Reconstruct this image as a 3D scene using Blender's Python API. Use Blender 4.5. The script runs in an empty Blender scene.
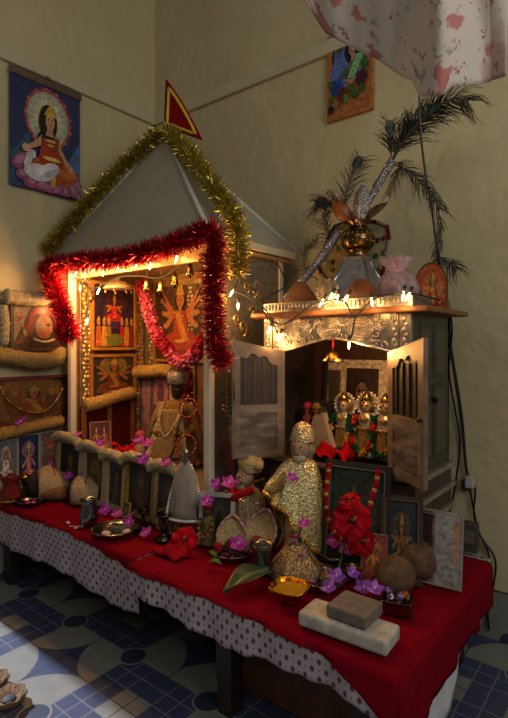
import bpy, bmesh, math, random
from mathutils import Vector, Matrix, Euler
random.seed(7)
PI = math.pi
scene = bpy.context.scene
COL = scene.collection

# ------------------------------------------------------------------ camera
CX, CY, CZ = 2.64, -2.25, 1.2
FOC, CU, CV = 509.0, 254.0, 346.0
YAW = math.atan2(.623, .782)
FW = (-math.sin(YAW), math.cos(YAW)); RT = (math.cos(YAW), math.sin(YAW))

def at(u, v, axis, val):
    a = (u - CU) / FOC; b = -(v - CV) / FOC
    d = (FW[0] + a * RT[0], FW[1] + a * RT[1], b)
    i = 'xyz'.index(axis); c = (CX, CY, CZ)
    t = (val - c[i]) / d[i]
    return Vector([c[k] + t * d[k] for k in range(3)])

def depth(p):
    return (p[0] - CX) * FW[0] + (p[1] - CY) * FW[1]

cd = bpy.data.cameras.new('camera'); cam = bpy.data.objects.new('camera', cd); COL.objects.link(cam)
cam.location = (CX, CY, CZ); cam.rotation_euler = (PI / 2, 0, YAW)
cd.sensor_fit = 'VERTICAL'; cd.sensor_height = 24; cd.lens = FOC / 718 * 24
cd.shift_y = -13 / 718.0; cd.clip_start = .02
scene.camera = cam

# ------------------------------------------------------------------ colour / materials
def hx(s):
    s = s.lstrip('#'); o = []
    for k in (0, 2, 4):
        c = int(s[k:k + 2], 16) / 255
        o.append(c / 12.92 if c <= .04045 else ((c + .055) / 1.055) ** 2.4)
    return (o[0], o[1], o[2], 1)

def newmat(name):
    m = bpy.data.materials.new(name); m.use_nodes = True
    nt = m.node_tree; b = nt.nodes['Principled BSDF']
    return m, nt, b

def vc(name, rough=.6, metal=0, var=.15, vscale=40, bump=0, bscale=80, btype='noise', spec=.5, sheen=0, rvar=0, trans=0, alpha=1, sub=0, emis=0):
    """material that takes its own colour from the mesh colours, with procedural variation"""
    m, nt, b = newmat(name)
    N = nt.nodes; L = nt.links
    at_ = N.new('ShaderNodeAttribute'); at_.attribute_name = 'Col'
    tc = N.new('ShaderNodeTexCoord')
    nz = N.new('ShaderNodeTexNoise'); nz.inputs['Scale'].default_value = vscale; nz.inputs['Detail'].default_value = 4
    L.new(tc.outputs['Object'], nz.inputs['Vector'])
    mr = N.new('ShaderNodeMapRange'); mr.inputs['From Min'].default_value = .3; mr.inputs['From Max'].default_value = .7
    mr.inputs['To Min'].default_value = 1 - var; mr.inputs['To Max'].default_value = 1 + var
    L.new(nz.outputs['Fac'], mr.inputs['Value'])
    mx = N.new('ShaderNodeMix'); mx.data_type = 'RGBA'; mx.blend_type = 'MULTIPLY'; mx.inputs[0].default_value = 1
    L.new(at_.outputs['Color'], mx.inputs[6]); L.new(mr.outputs['Result'], mx.inputs[7])
    L.new(mx.outputs[2], b.inputs['Base Color'])
    b.inputs['Roughness'].default_value = rough; b.inputs['Metallic'].default_value = metal
    b.inputs['Specular IOR Level'].default_value = spec
    if rvar:
        m2 = N.new('ShaderNodeMapRange'); m2.inputs['From Min'].default_value = .3; m2.inputs['From Max'].default_value = .7
        m2.inputs['To Min'].default_value = rough - rvar; m2.inputs['To Max'].default_value = rough + rvar
        L.new(nz.outputs['Fac'], m2.inputs['Value']); L.new(m2.outputs['Result'], b.inputs['Roughness'])
    if sheen: b.inputs['Sheen Weight'].default_value = sheen
    if trans: b.inputs['Transmission Weight'].default_value = trans
    if sub:
        b.inputs['Subsurface Weight'].default_value = sub; b.inputs['Subsurface Scale'].default_value = .01
    b.inputs['Alpha'].default_value = alpha
    if bump:
        if btype == 'noise':
            t = N.new('ShaderNodeTexNoise'); t.inputs['Scale'].default_value = bscale; t.inputs['Detail'].default_value = 5; h = t.outputs['Fac']
        elif btype == 'voronoi':
            t = N.new('ShaderNodeTexVoronoi'); t.inputs['Scale'].default_value = bscale; h = t.outputs['Distance']
        else:
            t = N.new('ShaderNodeTexWave'); t.inputs['Scale'].default_value = bscale; t.inputs['Distortion'].default_value = 3; h = t.outputs['Fac']
        L.new(tc.outputs['Object'], t.inputs['Vector'])
        bp = N.new('ShaderNodeBump'); bp.inputs['Strength'].default_value = bump; bp.inputs['Distance'].default_value = .004
        L.new(h, bp.inputs['Height']); L.new(bp.outputs['Normal'], b.inputs['Normal'])
    return m

M = {}
M['matte'] = vc('matte', .75)
M['gloss'] = vc('gloss', .3, var=.1)
M['wood'] = vc('wood', .55, var=.3, vscale=18, bump=.2, bscale=60)
M['stone'] = vc('stone', .9, var=.22, vscale=35, bump=.5, bscale=90)
M['husk'] = vc('husk', .95, var=.4, vscale=50, bump=1, bscale=60)
M['cloth'] = vc('cloth', .9, var=.12, vscale=25, bump=.25, bscale=350, sheen=0, spec=.06)
M['petal'] = vc('petal', .75, var=.25, vscale=45, spec=.12)
M['poster'] = vc('poster', .2, var=.3, vscale=30, bump=.5, bscale=22)
M['print'] = vc('print', .42, var=.5, vscale=75, bump=.1, bscale=30)
M['paper'] = vc('paper', .7, var=.06)
M['steel'] = vc('steel', .22, 1, var=.1, rvar=.08)
M['brass'] = vc('brass', .25, 1, var=.2, rvar=.1)
M['tinsel'] = vc('tinsel', .28, .75, var=.3, vscale=90)
M['zari'] = vc('zari', .45, .3, var=.5, vscale=150, bump=.9, bscale=260, btype='voronoi')
M['emboss'] = vc('emboss', .36, .75, var=.3, vscale=45, bump=.45, bscale=90)
M['paint'] = vc('paint', .5, var=.08, vscale=8)
M['pewter'] = vc('pewter', .38, .8, var=.25, vscale=30)
M['glitter'] = vc('glitter', .25, .65, var=.75, vscale=170, bump=1, bscale=170, btype='voronoi')
M['silverware'] = vc('silverware', .3, .35, var=.2, vscale=60)
M['gauze'] = vc('gauze', .25, var=.25, alpha=.55, sheen=.4)
M['quill'] = vc('quill', .5, .1, var=.3, vscale=60)

def film_mat():
    m, nt, b = newmat('plastic_film')
    N = nt.nodes; L = nt.links
    b.inputs['Base Color'].default_value = hx('#d9d2c6'); b.inputs['Roughness'].default_value = .18
    b.inputs['Specular IOR Level'].default_value = .8
    tc = N.new('ShaderNodeTexCoord'); mp = N.new('ShaderNodeMapping'); mp.inputs['Scale'].default_value = (9, 9, 28); mp.inputs['Rotation'].default_value = (0, .7, 0)
    nz = N.new('ShaderNodeTexNoise'); nz.inputs['Scale'].default_value = 1.6; nz.inputs['Detail'].default_value = 4
    L.new(tc.outputs['Object'], mp.inputs['Vector']); L.new(mp.outputs['Vector'], nz.inputs['Vector'])
    bp = N.new('ShaderNodeBump'); bp.inputs['Strength'].default_value = .8; bp.inputs['Distance'].default_value = .01
    L.new(nz.outputs['Fac'], bp.inputs['Height']); L.new(bp.outputs['Normal'], b.inputs['Normal'])
    mr = N.new('ShaderNodeMapRange'); mr.inputs['From Min'].default_value = .4; mr.inputs['From Max'].default_value = .7
    mr.inputs['To Min'].default_value = .02; mr.inputs['To Max'].default_value = .22
    L.new(nz.outputs['Fac'], mr.inputs['Value']); L.new(mr.outputs['Result'], b.inputs['Alpha'])
    return m
M['door_metal'] = vc('door_metal', .42, .3, var=.25, vscale=22)
M['film'] = film_mat()

def bulb_mat():
    m, nt, b = newmat('bulb_glow')
    b.inputs['Base Color'].default_value = hx('#ffd9a0')
    b.inputs['Emission Color'].default_value = (1, .62, .25, 1); b.inputs['Emission Strength'].default_value = 30
    return m
M['bulb'] = bulb_mat()

def wall_mat():
    m, nt, b = newmat('old_cream_paint')
    N = nt.nodes; L = nt.links
    geo = N.new('ShaderNodeNewGeometry')
    n1 = N.new('ShaderNodeTexNoise'); n1.inputs['Scale'].default_value = 1.3; n1.inputs['Detail'].default_value = 6; n1.inputs['Roughness'].default_value = .6
    n2 = N.new('ShaderNodeTexNoise'); n2.inputs['Scale'].default_value = 14; n2.inputs['Detail'].default_value = 6
    n3 = N.new('ShaderNodeTexNoise'); n3.inputs['Scale'].default_value = 4.5; n3.inputs['Detail'].default_value = 2; n3.inputs['Distortion'].default_value = 1.5
    for n in (n1, n2, n3): L.new(geo.outputs['Position'], n.inputs['Vector'])
    r = N.new('ShaderNodeValToRGB')
    r.color_ramp.elements[0].position = .3; r.color_ramp.elements[0].color = hx('#b3a57b')
    r.color_ramp.elements[1].position = .7; r.color_ramp.elements[1].color = hx('#c5b88e')
    L.new(n1.outputs['Fac'], r.inputs['Fac'])
    sp = N.new('ShaderNodeMapRange'); sp.inputs['From Min'].default_value = .69; sp.inputs['From Max'].default_value = .76; sp.inputs['To Min'].default_value = 0; sp.inputs['To Max'].default_value = .5
    L.new(n2.outputs['Fac'], sp.inputs['Value'])
    mx = N.new('ShaderNodeMix'); mx.data_type = 'RGBA'; L.new(sp.outputs['Result'], mx.inputs[0]); L.new(r.outputs['Color'], mx.inputs[6]); mx.inputs[7].default_value = hx('#7d7150')
    L.new(mx.outputs[2], b.inputs['Base Color']); b.inputs['Roughness'].default_value = .6
    bp = N.new('ShaderNodeBump'); bp.inputs['Strength'].default_value = .35; bp.inputs['Distance'].default_value = .02
    ad = N.new('ShaderNodeMath'); ad.operation = 'ADD'; L.new(n2.outputs['Fac'], ad.inputs[0]); L.new(n3.outputs['Fac'], ad.inputs[1])
    L.new(ad.outputs[0], bp.inputs['Height']); L.new(bp.outputs['Normal'], b.inputs['Normal'])
    return m
M['wall'] = wall_mat()

def tile_mat(name, axes, offs):
    """0.4 m tiles: centre disc, two white fans, two fields of small blue squares"""
    m, nt, b = newmat(name)
    N = nt.nodes; L = nt.links
    geo = N.new('ShaderNodeNewGeometry'); sx = N.new('ShaderNodeSeparateXYZ'); L.new(geo.outputs['Position'], sx.inputs[0])
    def mth(op, a, c=None, d=None):
        n = N.new('ShaderNodeMath'); n.operation = op
        for i, q in enumerate((a, c, d)):
            if q is None: continue
            if isinstance(q, (int, float)): n.inputs[i].default_value = q
            else: L.new(q, n.inputs[i])
        return n.outputs[0]
    def loc(ax, off):
        return mth('SUBTRACT', mth('FLOORED_MODULO', mth('ADD', sx.outputs[ax], off), .4), .2)
    dx = loc(axes[0], offs[0]); dy = loc(axes[1], offs[1])
    ax_, ay_ = mth('ABSOLUTE', dx), mth('ABSOLUTE', dy)
    r = mth('SQRT', mth('ADD', mth('MULTIPLY', dx, dx), mth('MULTIPLY', dy, dy)))
    ti = lambda ax, off: mth('FLOOR', mth('DIVIDE', mth('ADD', sx.outputs[ax], off), .4))
    par = mth('FLOORED_MODULO', mth('ADD', ti(axes[0], offs[0]), ti(axes[1], offs[1])), 2)
    pos = mth('GREATER_THAN', mth('MULTIPLY', dx, dy), 0)
    fan = mth('ABSOLUTE', mth('SUBTRACT', mth('ABSOLUTE', mth('SUBTRACT', pos, par)), 0))
    infan = mth('LESS_THAN', r, .205)
    white = mth('MULTIPLY', fan, infan)
    # grid
    pit = .4 / 6
    gx = mth('ABSOLUTE', mth('SUBTRACT', mth('FLOORED_MODULO', mth('ADD', dx, .2), pit), pit / 2))
    gy = mth('ABSOLUTE', mth('SUBTRACT', mth('FLOORED_MODULO', mth('ADD', dy, .2), pit), pit / 2))
    gl = mth('GREATER_THAN', mth('MAXIMUM', gx, gy), pit / 2 - .003)
    grid = mth('SUBTRACT', 1, fan)
    corner = mth('MULTIPLY', mth('MULTIPLY', mth('GREATER_THAN', ax_, .2 - pit), mth('GREATER_THAN', ay_, .2 - pit)), grid)
    lightc = mth('MAXIMUM', white, mth('MAXIMUM', mth('MULTIPLY', mth('MULTIPLY', grid, gl), .6), corner))
    ring = mth('LESS_THAN', r, .056); disc = mth('LESS_THAN', r, .048)
    lightc = mth('MAXIMUM', lightc, ring)
    seam = mth('GREATER_THAN', mth('MAXIMUM', ax_, ay_), .198)
    nz = N.new('ShaderNodeTexNoise'); nz.inputs['Scale'].default_value = 18; nz.inputs['Detail'].default_value = 5; L.new(geo.outputs['Position'], nz.inputs['Vector'])
    def mix(f, a, c):
        n = N.new('ShaderNodeMix'); n.data_type = 'RGBA'; L.new(f, n.inputs[0])
        for i, q in ((6, a), (7, c)):
            if isinstance(q, tuple): n.inputs[i].default_value = q
            else: L.new(q, n.inputs[i])
        return n.outputs[2]
    c = mix(lightc, hx('#424b68'), hx('#8a8880'))
    c = mix(disc, c, hx('#384056'))
    c = mix(seam, c, hx('#2b2a2a'))
    mu = N.new('ShaderNodeMix'); mu.data_type = 'RGBA'; mu.blend_type = 'MULTIPLY'; mu.inputs[0].default_value = .35
    L.new(c, mu.inputs[6]); L.new(nz.outputs['Fac'], mu.inputs[7]); L.new(mu.outputs[2], b.inputs['Base Color'])
    b.inputs['Roughness'].default_value = .35
    return m
M['floor'] = tile_mat('floor_tiles', (0, 1), (-.447 + .4, .4))     # tile centres at x=.647+.4k, y=-1.0-.4k
M['skirt_r'] = tile_mat('skirting_tiles_right', (0, 2), (.02, .2))
M['skirt_l'] = tile_mat('skirting_tiles_left', (1, 2), (0, .2))

def dots_mat():
    m, nt, b = newmat('printed_cotton')
    N = nt.nodes; L = nt.links
    uv = N.new('ShaderNodeUVMap'); uv.uv_map = 'UV'; s = N.new('ShaderNodeSeparateXYZ'); L.new(uv.outputs[0], s.inputs[0])
    def mth(op, a, c=None):
        n = N.new('ShaderNodeMath'); n.operation = op
        for i, q in enumerate((a, c)):
            if q is None: continue
            if isinstance(q, (int, float)): n.inputs[i].default_value = q
            else: L.new(q, n.inputs[i])
        return n.outputs[0]
    def dots(px, py, ox, oy, rx, ry):
        a = mth('DIVIDE', mth('SUBTRACT', mth('FLOORED_MODULO', mth('ADD', s.outputs[0], ox), px), px / 2), rx)
        c = mth('DIVIDE', mth('SUBTRACT', mth('FLOORED_MODULO', mth('ADD', s.outputs[1], oy), py), py / 2), ry)
        return mth('LESS_THAN', mth('ADD', mth('MULTIPLY', a, a), mth('MULTIPLY', c, c)), 1)
    px, py = .040, .046
    big = mth('MAXIMUM', dots(px, py, 0, 0, .0062, .0078), dots(px, py, px / 2, py / 2, .0062, .0078))
    sm = mth('MAXIMUM', dots(px, py, px / 2, 0, .0026, .0026), dots(px, py, 0, py / 2, .0026, .0026))
    sm2 = mth('MAXIMUM', dots(px / 2, py / 2, px / 4, py / 4, .0015, .0015), sm)
    def mix(f, a, c):
        n = N.new('ShaderNodeMix'); n.data_type = 'RGBA'; L.new(f, n.inputs[0])
        for i, q in ((6, a), (7, c)):
            if isinstance(q, tuple): n.inputs[i].default_value = q
            else: L.new(q, n.inputs[i])
        return n.outputs[2]
    c = mix(sm2, hx('#a69b9d'), hx('#7a6064')); c = mix(big, c, hx('#6b2f33'))
    L.new(c, b.inputs['Base Color']); b.inputs['Roughness'].default_value = .9
    return m
M['dots'] = dots_mat()

def floral_mat():
    m, nt, b = newmat('floral_voile')
    N = nt.nodes; L = nt.links
    uv = N.new('ShaderNodeUVMap'); uv.uv_map = 'UV'
    def layer(scale, thr, col, prev, det, seed):
        mp = N.new('ShaderNodeMapping'); mp.inputs['Location'].default_value = (seed, seed * 2, seed); L.new(uv.outputs[0], mp.inputs['Vector'])
        v = N.new('ShaderNodeTexVoronoi'); v.inputs['Scale'].default_value = scale; v.inputs['Randomness'].default_value = .9
        n = N.new('ShaderNodeTexNoise'); n.inputs['Scale'].default_value = scale * 2.6; n.inputs['Detail'].default_value = 3
        L.new(mp.outputs[0], n.inputs['Vector'])
        ad = N.new('ShaderNodeMix'); ad.data_type = 'VECTOR'; ad.inputs[0].default_value = det
        L.new(mp.outputs[0], ad.inputs[4]); L.new(n.outputs['Color'], ad.inputs[5]); L.new(ad.outputs[1], v.inputs['Vector'])
        lt = N.new('ShaderNodeMapRange'); lt.inputs['From Min'].default_value = thr; lt.inputs['From Max'].default_value = thr * .75; lt.inputs['To Min'].default_value = 0; lt.inputs['To Max'].default_value = 1
        L.new(v.outputs['Distance'], lt.inputs['Value'])
        mx = N.new('ShaderNodeMix'); mx.data_type = 'RGBA'; L.new(lt.outputs[0], mx.inputs[0])
        if isinstance(prev, tuple): mx.inputs[6].default_value = prev
        else: L.new(prev, mx.inputs[6])
        mx.inputs[7].default_value = col
        return mx.outputs[2]
    c = layer(6, .42, hx('#ab8c84'), hx('#b5a89c'), .1, 1.3)
    c = layer(11, .3, hx('#a5605a'), c, .09, 3.1)
    c = layer(19, .24, hx('#84806a'), c, .09, 7.7)
    c = layer(24, .22, hx('#8c484a'), c, .08, 5.2)
    L.new(c, b.inputs['Base Color']); b.inputs['Roughness'].default_value = .8
    b.inputs['Sheen Weight'].default_value = .2
    return m
M['floral'] = floral_mat()

# ------------------------------------------------------------------ mesh builder
class MB:
    def __init__(s): s.v = []; s.f = []; s.c = []; s.sm = []; s.uv = None
    def add(s, vs, fs, col, smooth=True, X=None):
        o = len(s.v)
        for p in vs:
            p = Vector(p)
            if X is not None: p = X @ p
            s.v.append(p)
        many = isinstance(col, list)
        for i, f in enumerate(fs):
            s.f.append([o + k for k in f]); s.c.append(col[i] if many else col); s.sm.append(smooth)
        return s
    def box(s, c, size, col, bev=0, X=None):
        bm = bmesh.new(); bmesh.ops.create_cube(bm, size=1)
        for v in bm.verts: v.co = Vector((v.co.x * size[0] + c[0], v.co.y * size[1] + c[1], v.co.z * size[2] + c[2]))
        if bev: bmesh.ops.bevel(bm, geom=list(bm.edges), offset=min(bev, min(size) * .45), segments=2, affect='EDGES', profile=.5)
        bm.verts.index_update()
        s.add([v.co.copy() for v in bm.verts], [[v.index for v in f.verts] for f in bm.faces], col, False, X); bm.free(); return s
    def tube(s, path, r, col, n=8, X=None, cap=True, flat=1.0):
        path = [Vector(p) for p in path]; k = len(path); vs = []; fs = []
        up = None
        for i, p in enumerate(path):
            t = (path[min(i + 1, k - 1)] - path[max(i - 1, 0)])
            if t.length < 1e-9: t = Vector((0, 0, 1))
            t.normalize()
            if up is None:
                up = Vector((0, 0, 1)) if abs(t.z) < .9 else Vector((1, 0, 0))
            a = t.cross(up)
            if a.length < 1e-6: a = t.cross(Vector((0, 1, 0)))
            a.normalize(); b = t.cross(a).normalized(); up = -b if False else up
            rr = r[i] if isinstance(r, (list, tuple)) else r
            for j in range(n):
                g = 2 * PI * j / n
                vs.append(p + a * (rr * math.cos(g)) + b * (rr * flat * math.sin(g)))
        for i in range(k - 1):
            for j in range(n):
                fs.append([i * n + j, i * n + (j + 1) % n, (i + 1) * n + (j + 1) % n, (i + 1) * n + j])
        if cap and n > 2: fs.append(list(range(n))[::-1]); fs.append([(k - 1) * n + j for j in range(n)])
        if isinstance(col, list):
            cc = []
            for i in range(k - 1): cc += [col[i % len(col)]] * n
            if cap and n > 2: cc += [col[0], col[-1]]
            col = cc
        return s.add(vs, fs, col, True, X)
    def lathe(s, prof, col, n=24, c=(0, 0, 0), sx=1, sy=1, fn=None, X=None, cols=None, smooth=True):
        vs = []; fs = []; k = len(prof)
        for i, (r, z) in enumerate(prof):
            for j in range(n):
                g = 2 * PI * j / n
                q = r * (fn(g, i / (k - 1)) if fn else 1)
                vs.append((c[0] + q * sx * math.cos(g), c[1] + q * sy * math.sin(g), c[2] + z))
        cc = []
        for i in range(k - 1):
            for j in range(n):
                fs.append([i * n + j, i * n + (j + 1) % n, (i + 1) * n + (j + 1) % n, (i + 1) * n + j]); cc.append(cols[i] if cols else col)
        if len(prof) > 2 and prof[0][0] > 1e-5: fs.append(list(range(n))[::-1]); cc.append(cols[0] if cols else col)
        if len(prof) > 2 and prof[-1][0] > 1e-5: fs.append([(k - 1) * n + j for j in range(n)]); cc.append(cols[-1] if cols else col)
        return s.add(vs, fs, cc, smooth, X)
    def ell(s, c, r, col, nu=14, nv=9, X=None, fn=None):
        if isinstance(r, (int, float)): r = (r, r, r)
        vs = []; fs = []
        for i in range(nv + 1):
            t = PI * i / nv
            for j in range(nu):
                g = 2 * PI * j / nu
                d = Vector((math.sin(t) * math.cos(g), math.sin(t) * math.sin(g), math.cos(t)))
                q = fn(d) if fn else 1
                vs.append((c[0] + r[0] * d.x * q, c[1] + r[1] * d.y * q, c[2] + r[2] * d.z * q))
        for i in range(nv):
            for j in range(nu):
                fs.append([i * nu + j, (i + 1) * nu + j, (i + 1) * nu + (j + 1) % nu, i * nu + (j + 1) % nu])
        return s.add(vs, fs, col, True, X)
    def prism(s, poly, y0, y1, col, X=None):
        """polygon in x,z swept from y0 to y1"""
        n = len(poly)
        vs = [(p[0], y0, p[1]) for p in poly] + [(p[0], y1, p[1]) for p in poly]
        fs = [list(range(n)), [n + i for i in range(n)][::-1]]
        for i in range(n): fs.append([i, n + i, n + (i + 1) % n, (i + 1) % n])
        return s.add(vs, fs, col, False, X)
    def grid(s, fn, nu, nv, col, X=None, uvfn=None, smooth=True, keep=None):
        vs = [fn(i / nu, j / nv) for j in range(nv + 1) for i in range(nu + 1)]
        fs = []; cc = []
        for j in range(nv):
            for i in range(nu):
                if keep and not keep((i + .5) / nu, (j + .5) / nv): continue
                a = j * (nu + 1) + i
                fs.append([a, a + 1, a + nu + 2, a + nu + 1])
                cc.append(col((i + .5) / nu, (j + .5) / nv) if callable(col) else col)
        o = len(s.v)
        s.add(vs, fs, cc, smooth, X)
        if uvfn:
            s.uv = s.uv or {}
            for j in range(nv + 1):
                for i in range(nu + 1): s.uv[o + j * (nu + 1) + i] = uvfn(i / nu, j / nv)
        return s
    def build(s, name, mat, parent=None, loc=None, rot=None, solid=0, sub=0):
        me = bpy.data.meshes.new(name)
        me.from_pydata([tuple(p) for p in s.v], [], s.f)
        ca = me.color_attributes.new('Col', 'FLOAT_COLOR', 'CORNER')
        for p, c, sm in zip(me.polygons, s.c, s.sm):
            p.use_smooth = sm
            for li in p.loop_indices: ca.data[li].color = c
        if s.uv:
            ul = me.uv_layers.new(name='UV')
            for lp in me.loops: ul.data[lp.index].uv = s.uv.get(lp.vertex_index, (0, 0))
        me.materials.append(M[mat] if isinstance(mat, str) else mat)
        o = bpy.data.objects.new(name, me); COL.objects.link(o)
        if parent is not None: o.parent = parent
        if loc is not None: o.location = loc
        if rot is not None: o.rotation_euler = rot
        if solid:
            md = o.modifiers.new('thickness', 'SOLIDIFY'); md.thickness = solid; md.offset = 0
        if sub:
            md = o.modifiers.new('smooth', 'SUBSURF'); md.levels = sub; md.render_levels = sub
        return o

def thing(name, label, cat, loc=(0, 0, 0), rot=(0, 0, 0), group=None):
    o = bpy.data.objects.new(name, None); COL.objects.link(o); o.empty_display_size = .05
    o.location = loc; o.rotation_euler = rot if not isinstance(rot, (int, float)) else (0, 0, rot)
    o['label'] = label; o['category'] = cat
    if group: o['group'] = group
    return o
def tag(o, label, cat, group=None):
    o['label'] = label; o['category'] = cat
    if group: o['group'] = group
    return o
def struct(o): o['kind'] = 'structure'; return o

def bez(pts, n=24):
    """Catmull-Rom through points"""
    P = [Vector(p) for p in pts]; P = [P[0] * 2 - P[1]] + P + [P[-1] * 2 - P[-2]]
    out = []; seg = len(P) - 3
    for k in range(n + 1):
        t = k / n * seg; i = min(int(t), seg - 1); t -= i
        a, b, c, d = P[i:i + 4]
        out.append(.5 * ((2 * b) + (c - a) * t + (2 * a - 5 * b + 4 * c - d) * t * t + (3 * b - a - 3 * c + d) * t ** 3))
    return out
def TR(loc=(0, 0, 0), rot=(0, 0, 0), sc=1):
    m = Matrix.Translation(loc) @ Euler(rot).to_matrix().to_4x4()
    return m @ Matrix.Diagonal((sc, sc, sc, 1)) if isinstance(sc, (int, float)) else m @ Matrix.Diagonal((*sc, 1))
def rv(a): return random.uniform(-a, a)
def rdir():
    while True:
        d = Vector((rv(1), rv(1), rv(1)))
        if .1 < d.length < 1: return d.normalized()

# ------------------------------------------------------------------ printed pictures (flat coloured shapes)
def art(mb, w, h, ops, y=0, step=.00012):
    """ops in 0..1 picture space; drawn facing -y, origin at bottom centre"""
    k = 0
    for op in ops:
        k += 1; yy = y - step * k
        c = hx(op[-1]) if isinstance(op[-1], str) else op[-1]
        if op[0] == 'r':
            pl = [(op[1], op[2]), (op[3], op[2]), (op[3], op[4]), (op[1], op[4])]
        elif op[0] == 'e':
            n = 22; rot = next((q for q in op[5:-1] if not isinstance(q, str)), 0); pl = []
            for i in range(n):
                g = 2 * PI * i / n; ex = op[3] * math.cos(g) * w; ez = op[4] * math.sin(g) * h
                pl.append((op[1] + (ex * math.cos(rot) - ez * math.sin(rot)) / w, op[2] + (ex * math.sin(rot) + ez * math.cos(rot)) / h))
        else: pl = op[1]
        pl = [(min(1, max(0, a)), min(1, max(0, b))) for a, b in pl]
        mb.add([((a - .5) * w, yy, b * h) for a, b in pl], [list(range(len(pl)))], c, False)
    return mb
def rays(cx, cy, r0, r1, n, col, asp=1):
    o = []
    for i in range(n):
        g = 2 * PI * i / n; d = PI / n * .5
        o.append(('p', [(cx + r0 * math.cos(g - d), cy + r0 * asp * math.sin(g - d)), (cx + r1 * math.cos(g), cy + r1 * asp * math.sin(g)), (cx + r0 * math.cos(g + d), cy + r0 * asp * math.sin(g + d))], col))
    return o
def folk(bg, halo, skin, robe, shawl, crown, cx=.5, by=.12, s=1., arms=1, asp=.75, lotus='#a8485c', hair='#1d1512'):
    """generic crowned figure seated on a lotus"""
    o = [] if bg is None else [('r', 0, 0, 1, 1, bg)]
    X = lambda a: cx + a * s; Z = lambda b: by + b * s
    if halo: o += [('e', X(0), Z(.6), .3 * s, .3 * s * asp, halo), ('e', X(0), Z(.6), .24 * s, .24 * s * asp, tuple(q * .75 for q in hx(halo)[:3]) + (1,))] + rays(X(0), Z(.6), .1 * s, .25 * s, 18, tuple(q * 1.15 for q in hx(halo)[:3]) + (1,), asp)
    for i in range(-3, 4): o.append(('e', X(i * .1), Z(.03 + .01 * abs(i)), .07 * s, .07 * s, lotus, i * -.35, lotus))
    o += [('e', X(0), Z(.14), .32 * s, .1 * s, robe), ('p', [(X(-.14), Z(.12)), (X(.14), Z(.12)), (X(.12), Z(.46)), (X(-.12), Z(.46))], robe),
          ('p', [(X(-.12), Z(.46)), (X(-.02), Z(.46)), (X(.14), Z(.14)), (X(.04), Z(.12))], shawl)]
    for k in range(arms):
        for sg in (-1, 1):
            o.append(('p', [(X(sg * .11), Z(.46)), (X(sg * .13), Z(.38)), (X(sg * (.26 + .03 * k)), Z(.26 + .14 * k)), (X(sg * (.3 + .03 * k)), Z(.32 + .14 * k))], skin))
            o.append(('e', X(sg * (.29 + .03 * k)), Z(.3 + .14 * k), .03 * s, .03 * s, skin))
    o += [('e', X(0), Z(.56), .1 * s, .13 * s * asp, hair), ('p', [(X(-.035), Z(.44)), (X(.035), Z(.44)), (X(.03), Z(.52)), (X(-.03), Z(.52))], skin),
          ('e', X(0), Z(.57), .07 * s, .1 * s * asp, skin), ('p', [(X(-.08), Z(.63)), (X(.08), Z(.63)), (X(.05), Z(.7)), (X(0), Z(.8)), (X(-.05), Z(.7))], crown),
          ('e', X(-.028), Z(.58), .013 * s, .008 * s, '#1a0f0c'), ('e', X(.028), Z(.58), .013 * s, .008 * s, '#1a0f0c'), ('e', X(0), Z(.53), .02 * s, .007 * s, '#8d2a25'),
          ('e', X(0), Z(.61), .009 * s, .012 * s, '#b3201e'), ('e', X(0), Z(.4), .07 * s, .015 * s, crown), ('e', X(0), Z(.13), .1 * s, .02 * s, crown)]
    return o
def portrait(bg, face, robe, hair, beard=None, shawl=None):
    o = [('r', 0, 0, 1, 1, bg), ('e', .5, .12, .42, .3, robe), ('p', [(.42, .3), (.58, .3), (.57, .5), (.43, .5)], face), ('e', .5, .66, .22, .24, hair), ('e', .5, .6, .18, .22, face)]
    if beard: o += [('e', .5, .47, .16, .14, beard), ('e', .5, .53, .06, .02, '#7a4038')]
    if shawl: o += [('e', .5, .8, .24, .13, shawl)]
    o += [('e', .43, .64, .03, .014, '#20140f'), ('e', .57, .64, .03, .014, '#20140f'), ('e', .5, .57, .02, .05, '#8a6048'), ('e', .5, .49, .05, .012, '#6c322b')]
    return o

def framed(name, label, cat, loc, rot, w, h, fw, fcol, ops, ft=.018, fmat='wood', group=None, mat_w=0, mat_col='#cfc8b8', pmat='print', lip=None):
    """picture frame, base centre at loc, facing local -y"""
    r = thing(name, label, cat, loc, rot, group)
    fc = hx(fcol); mb = MB()
    mb.prism([(-w / 2, 0), (w / 2, 0), (w / 2 - fw, fw), (-w / 2 + fw, fw)], 0, -ft, fc)
    mb.prism([(-w / 2, h), (-w / 2 + fw, h - fw), (w / 2 - fw, h - fw), (w / 2, h)], 0, -ft, fc)
    mb.prism([(-w / 2, 0), (-w / 2 + fw, fw), (-w / 2 + fw, h - fw), (-w / 2, h)], 0, -ft, fc)
    mb.prism([(w / 2, 0), (w / 2, h), (w / 2 - fw, h - fw), (w / 2 - fw, fw)], 0, -ft, fc)
    if lip:
        e = fw * .82; q = fw * .18; lc = hx(lip)
        for (x0, x1, z0, z1) in ((-w / 2 + e, w / 2 - e, e, e + q), (-w / 2 + e, w / 2 - e, h - e - q, h - e), (-w / 2 + e, -w / 2 + e + q, e, h - e), (w / 2 - e - q, w / 2 - e, e, h - e)):
            mb.box(((x0 + x1) / 2, -ft * .6, (z0 + z1) / 2), (x1 - x0, ft * .9, z1 - z0), lc)
    mb.build('frame', fmat, r)
    pb = MB(); iw, ih = w - 2 * fw * .9, h - 2 * fw * .9
    pb.box((0, -ft * .2, h / 2), (iw, ft * .36, ih), hx(mat_col))
    sub = MB(); art(sub, iw - 2 * mat_w, ih - 2 * mat_w, ops, 0)
    pb.add([p + Vector((0, -ft * .385, fw * .9 + mat_w)) for p in sub.v], sub.f, sub.c, False)
    pb.build('picture', pmat, r)
    return r

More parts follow.
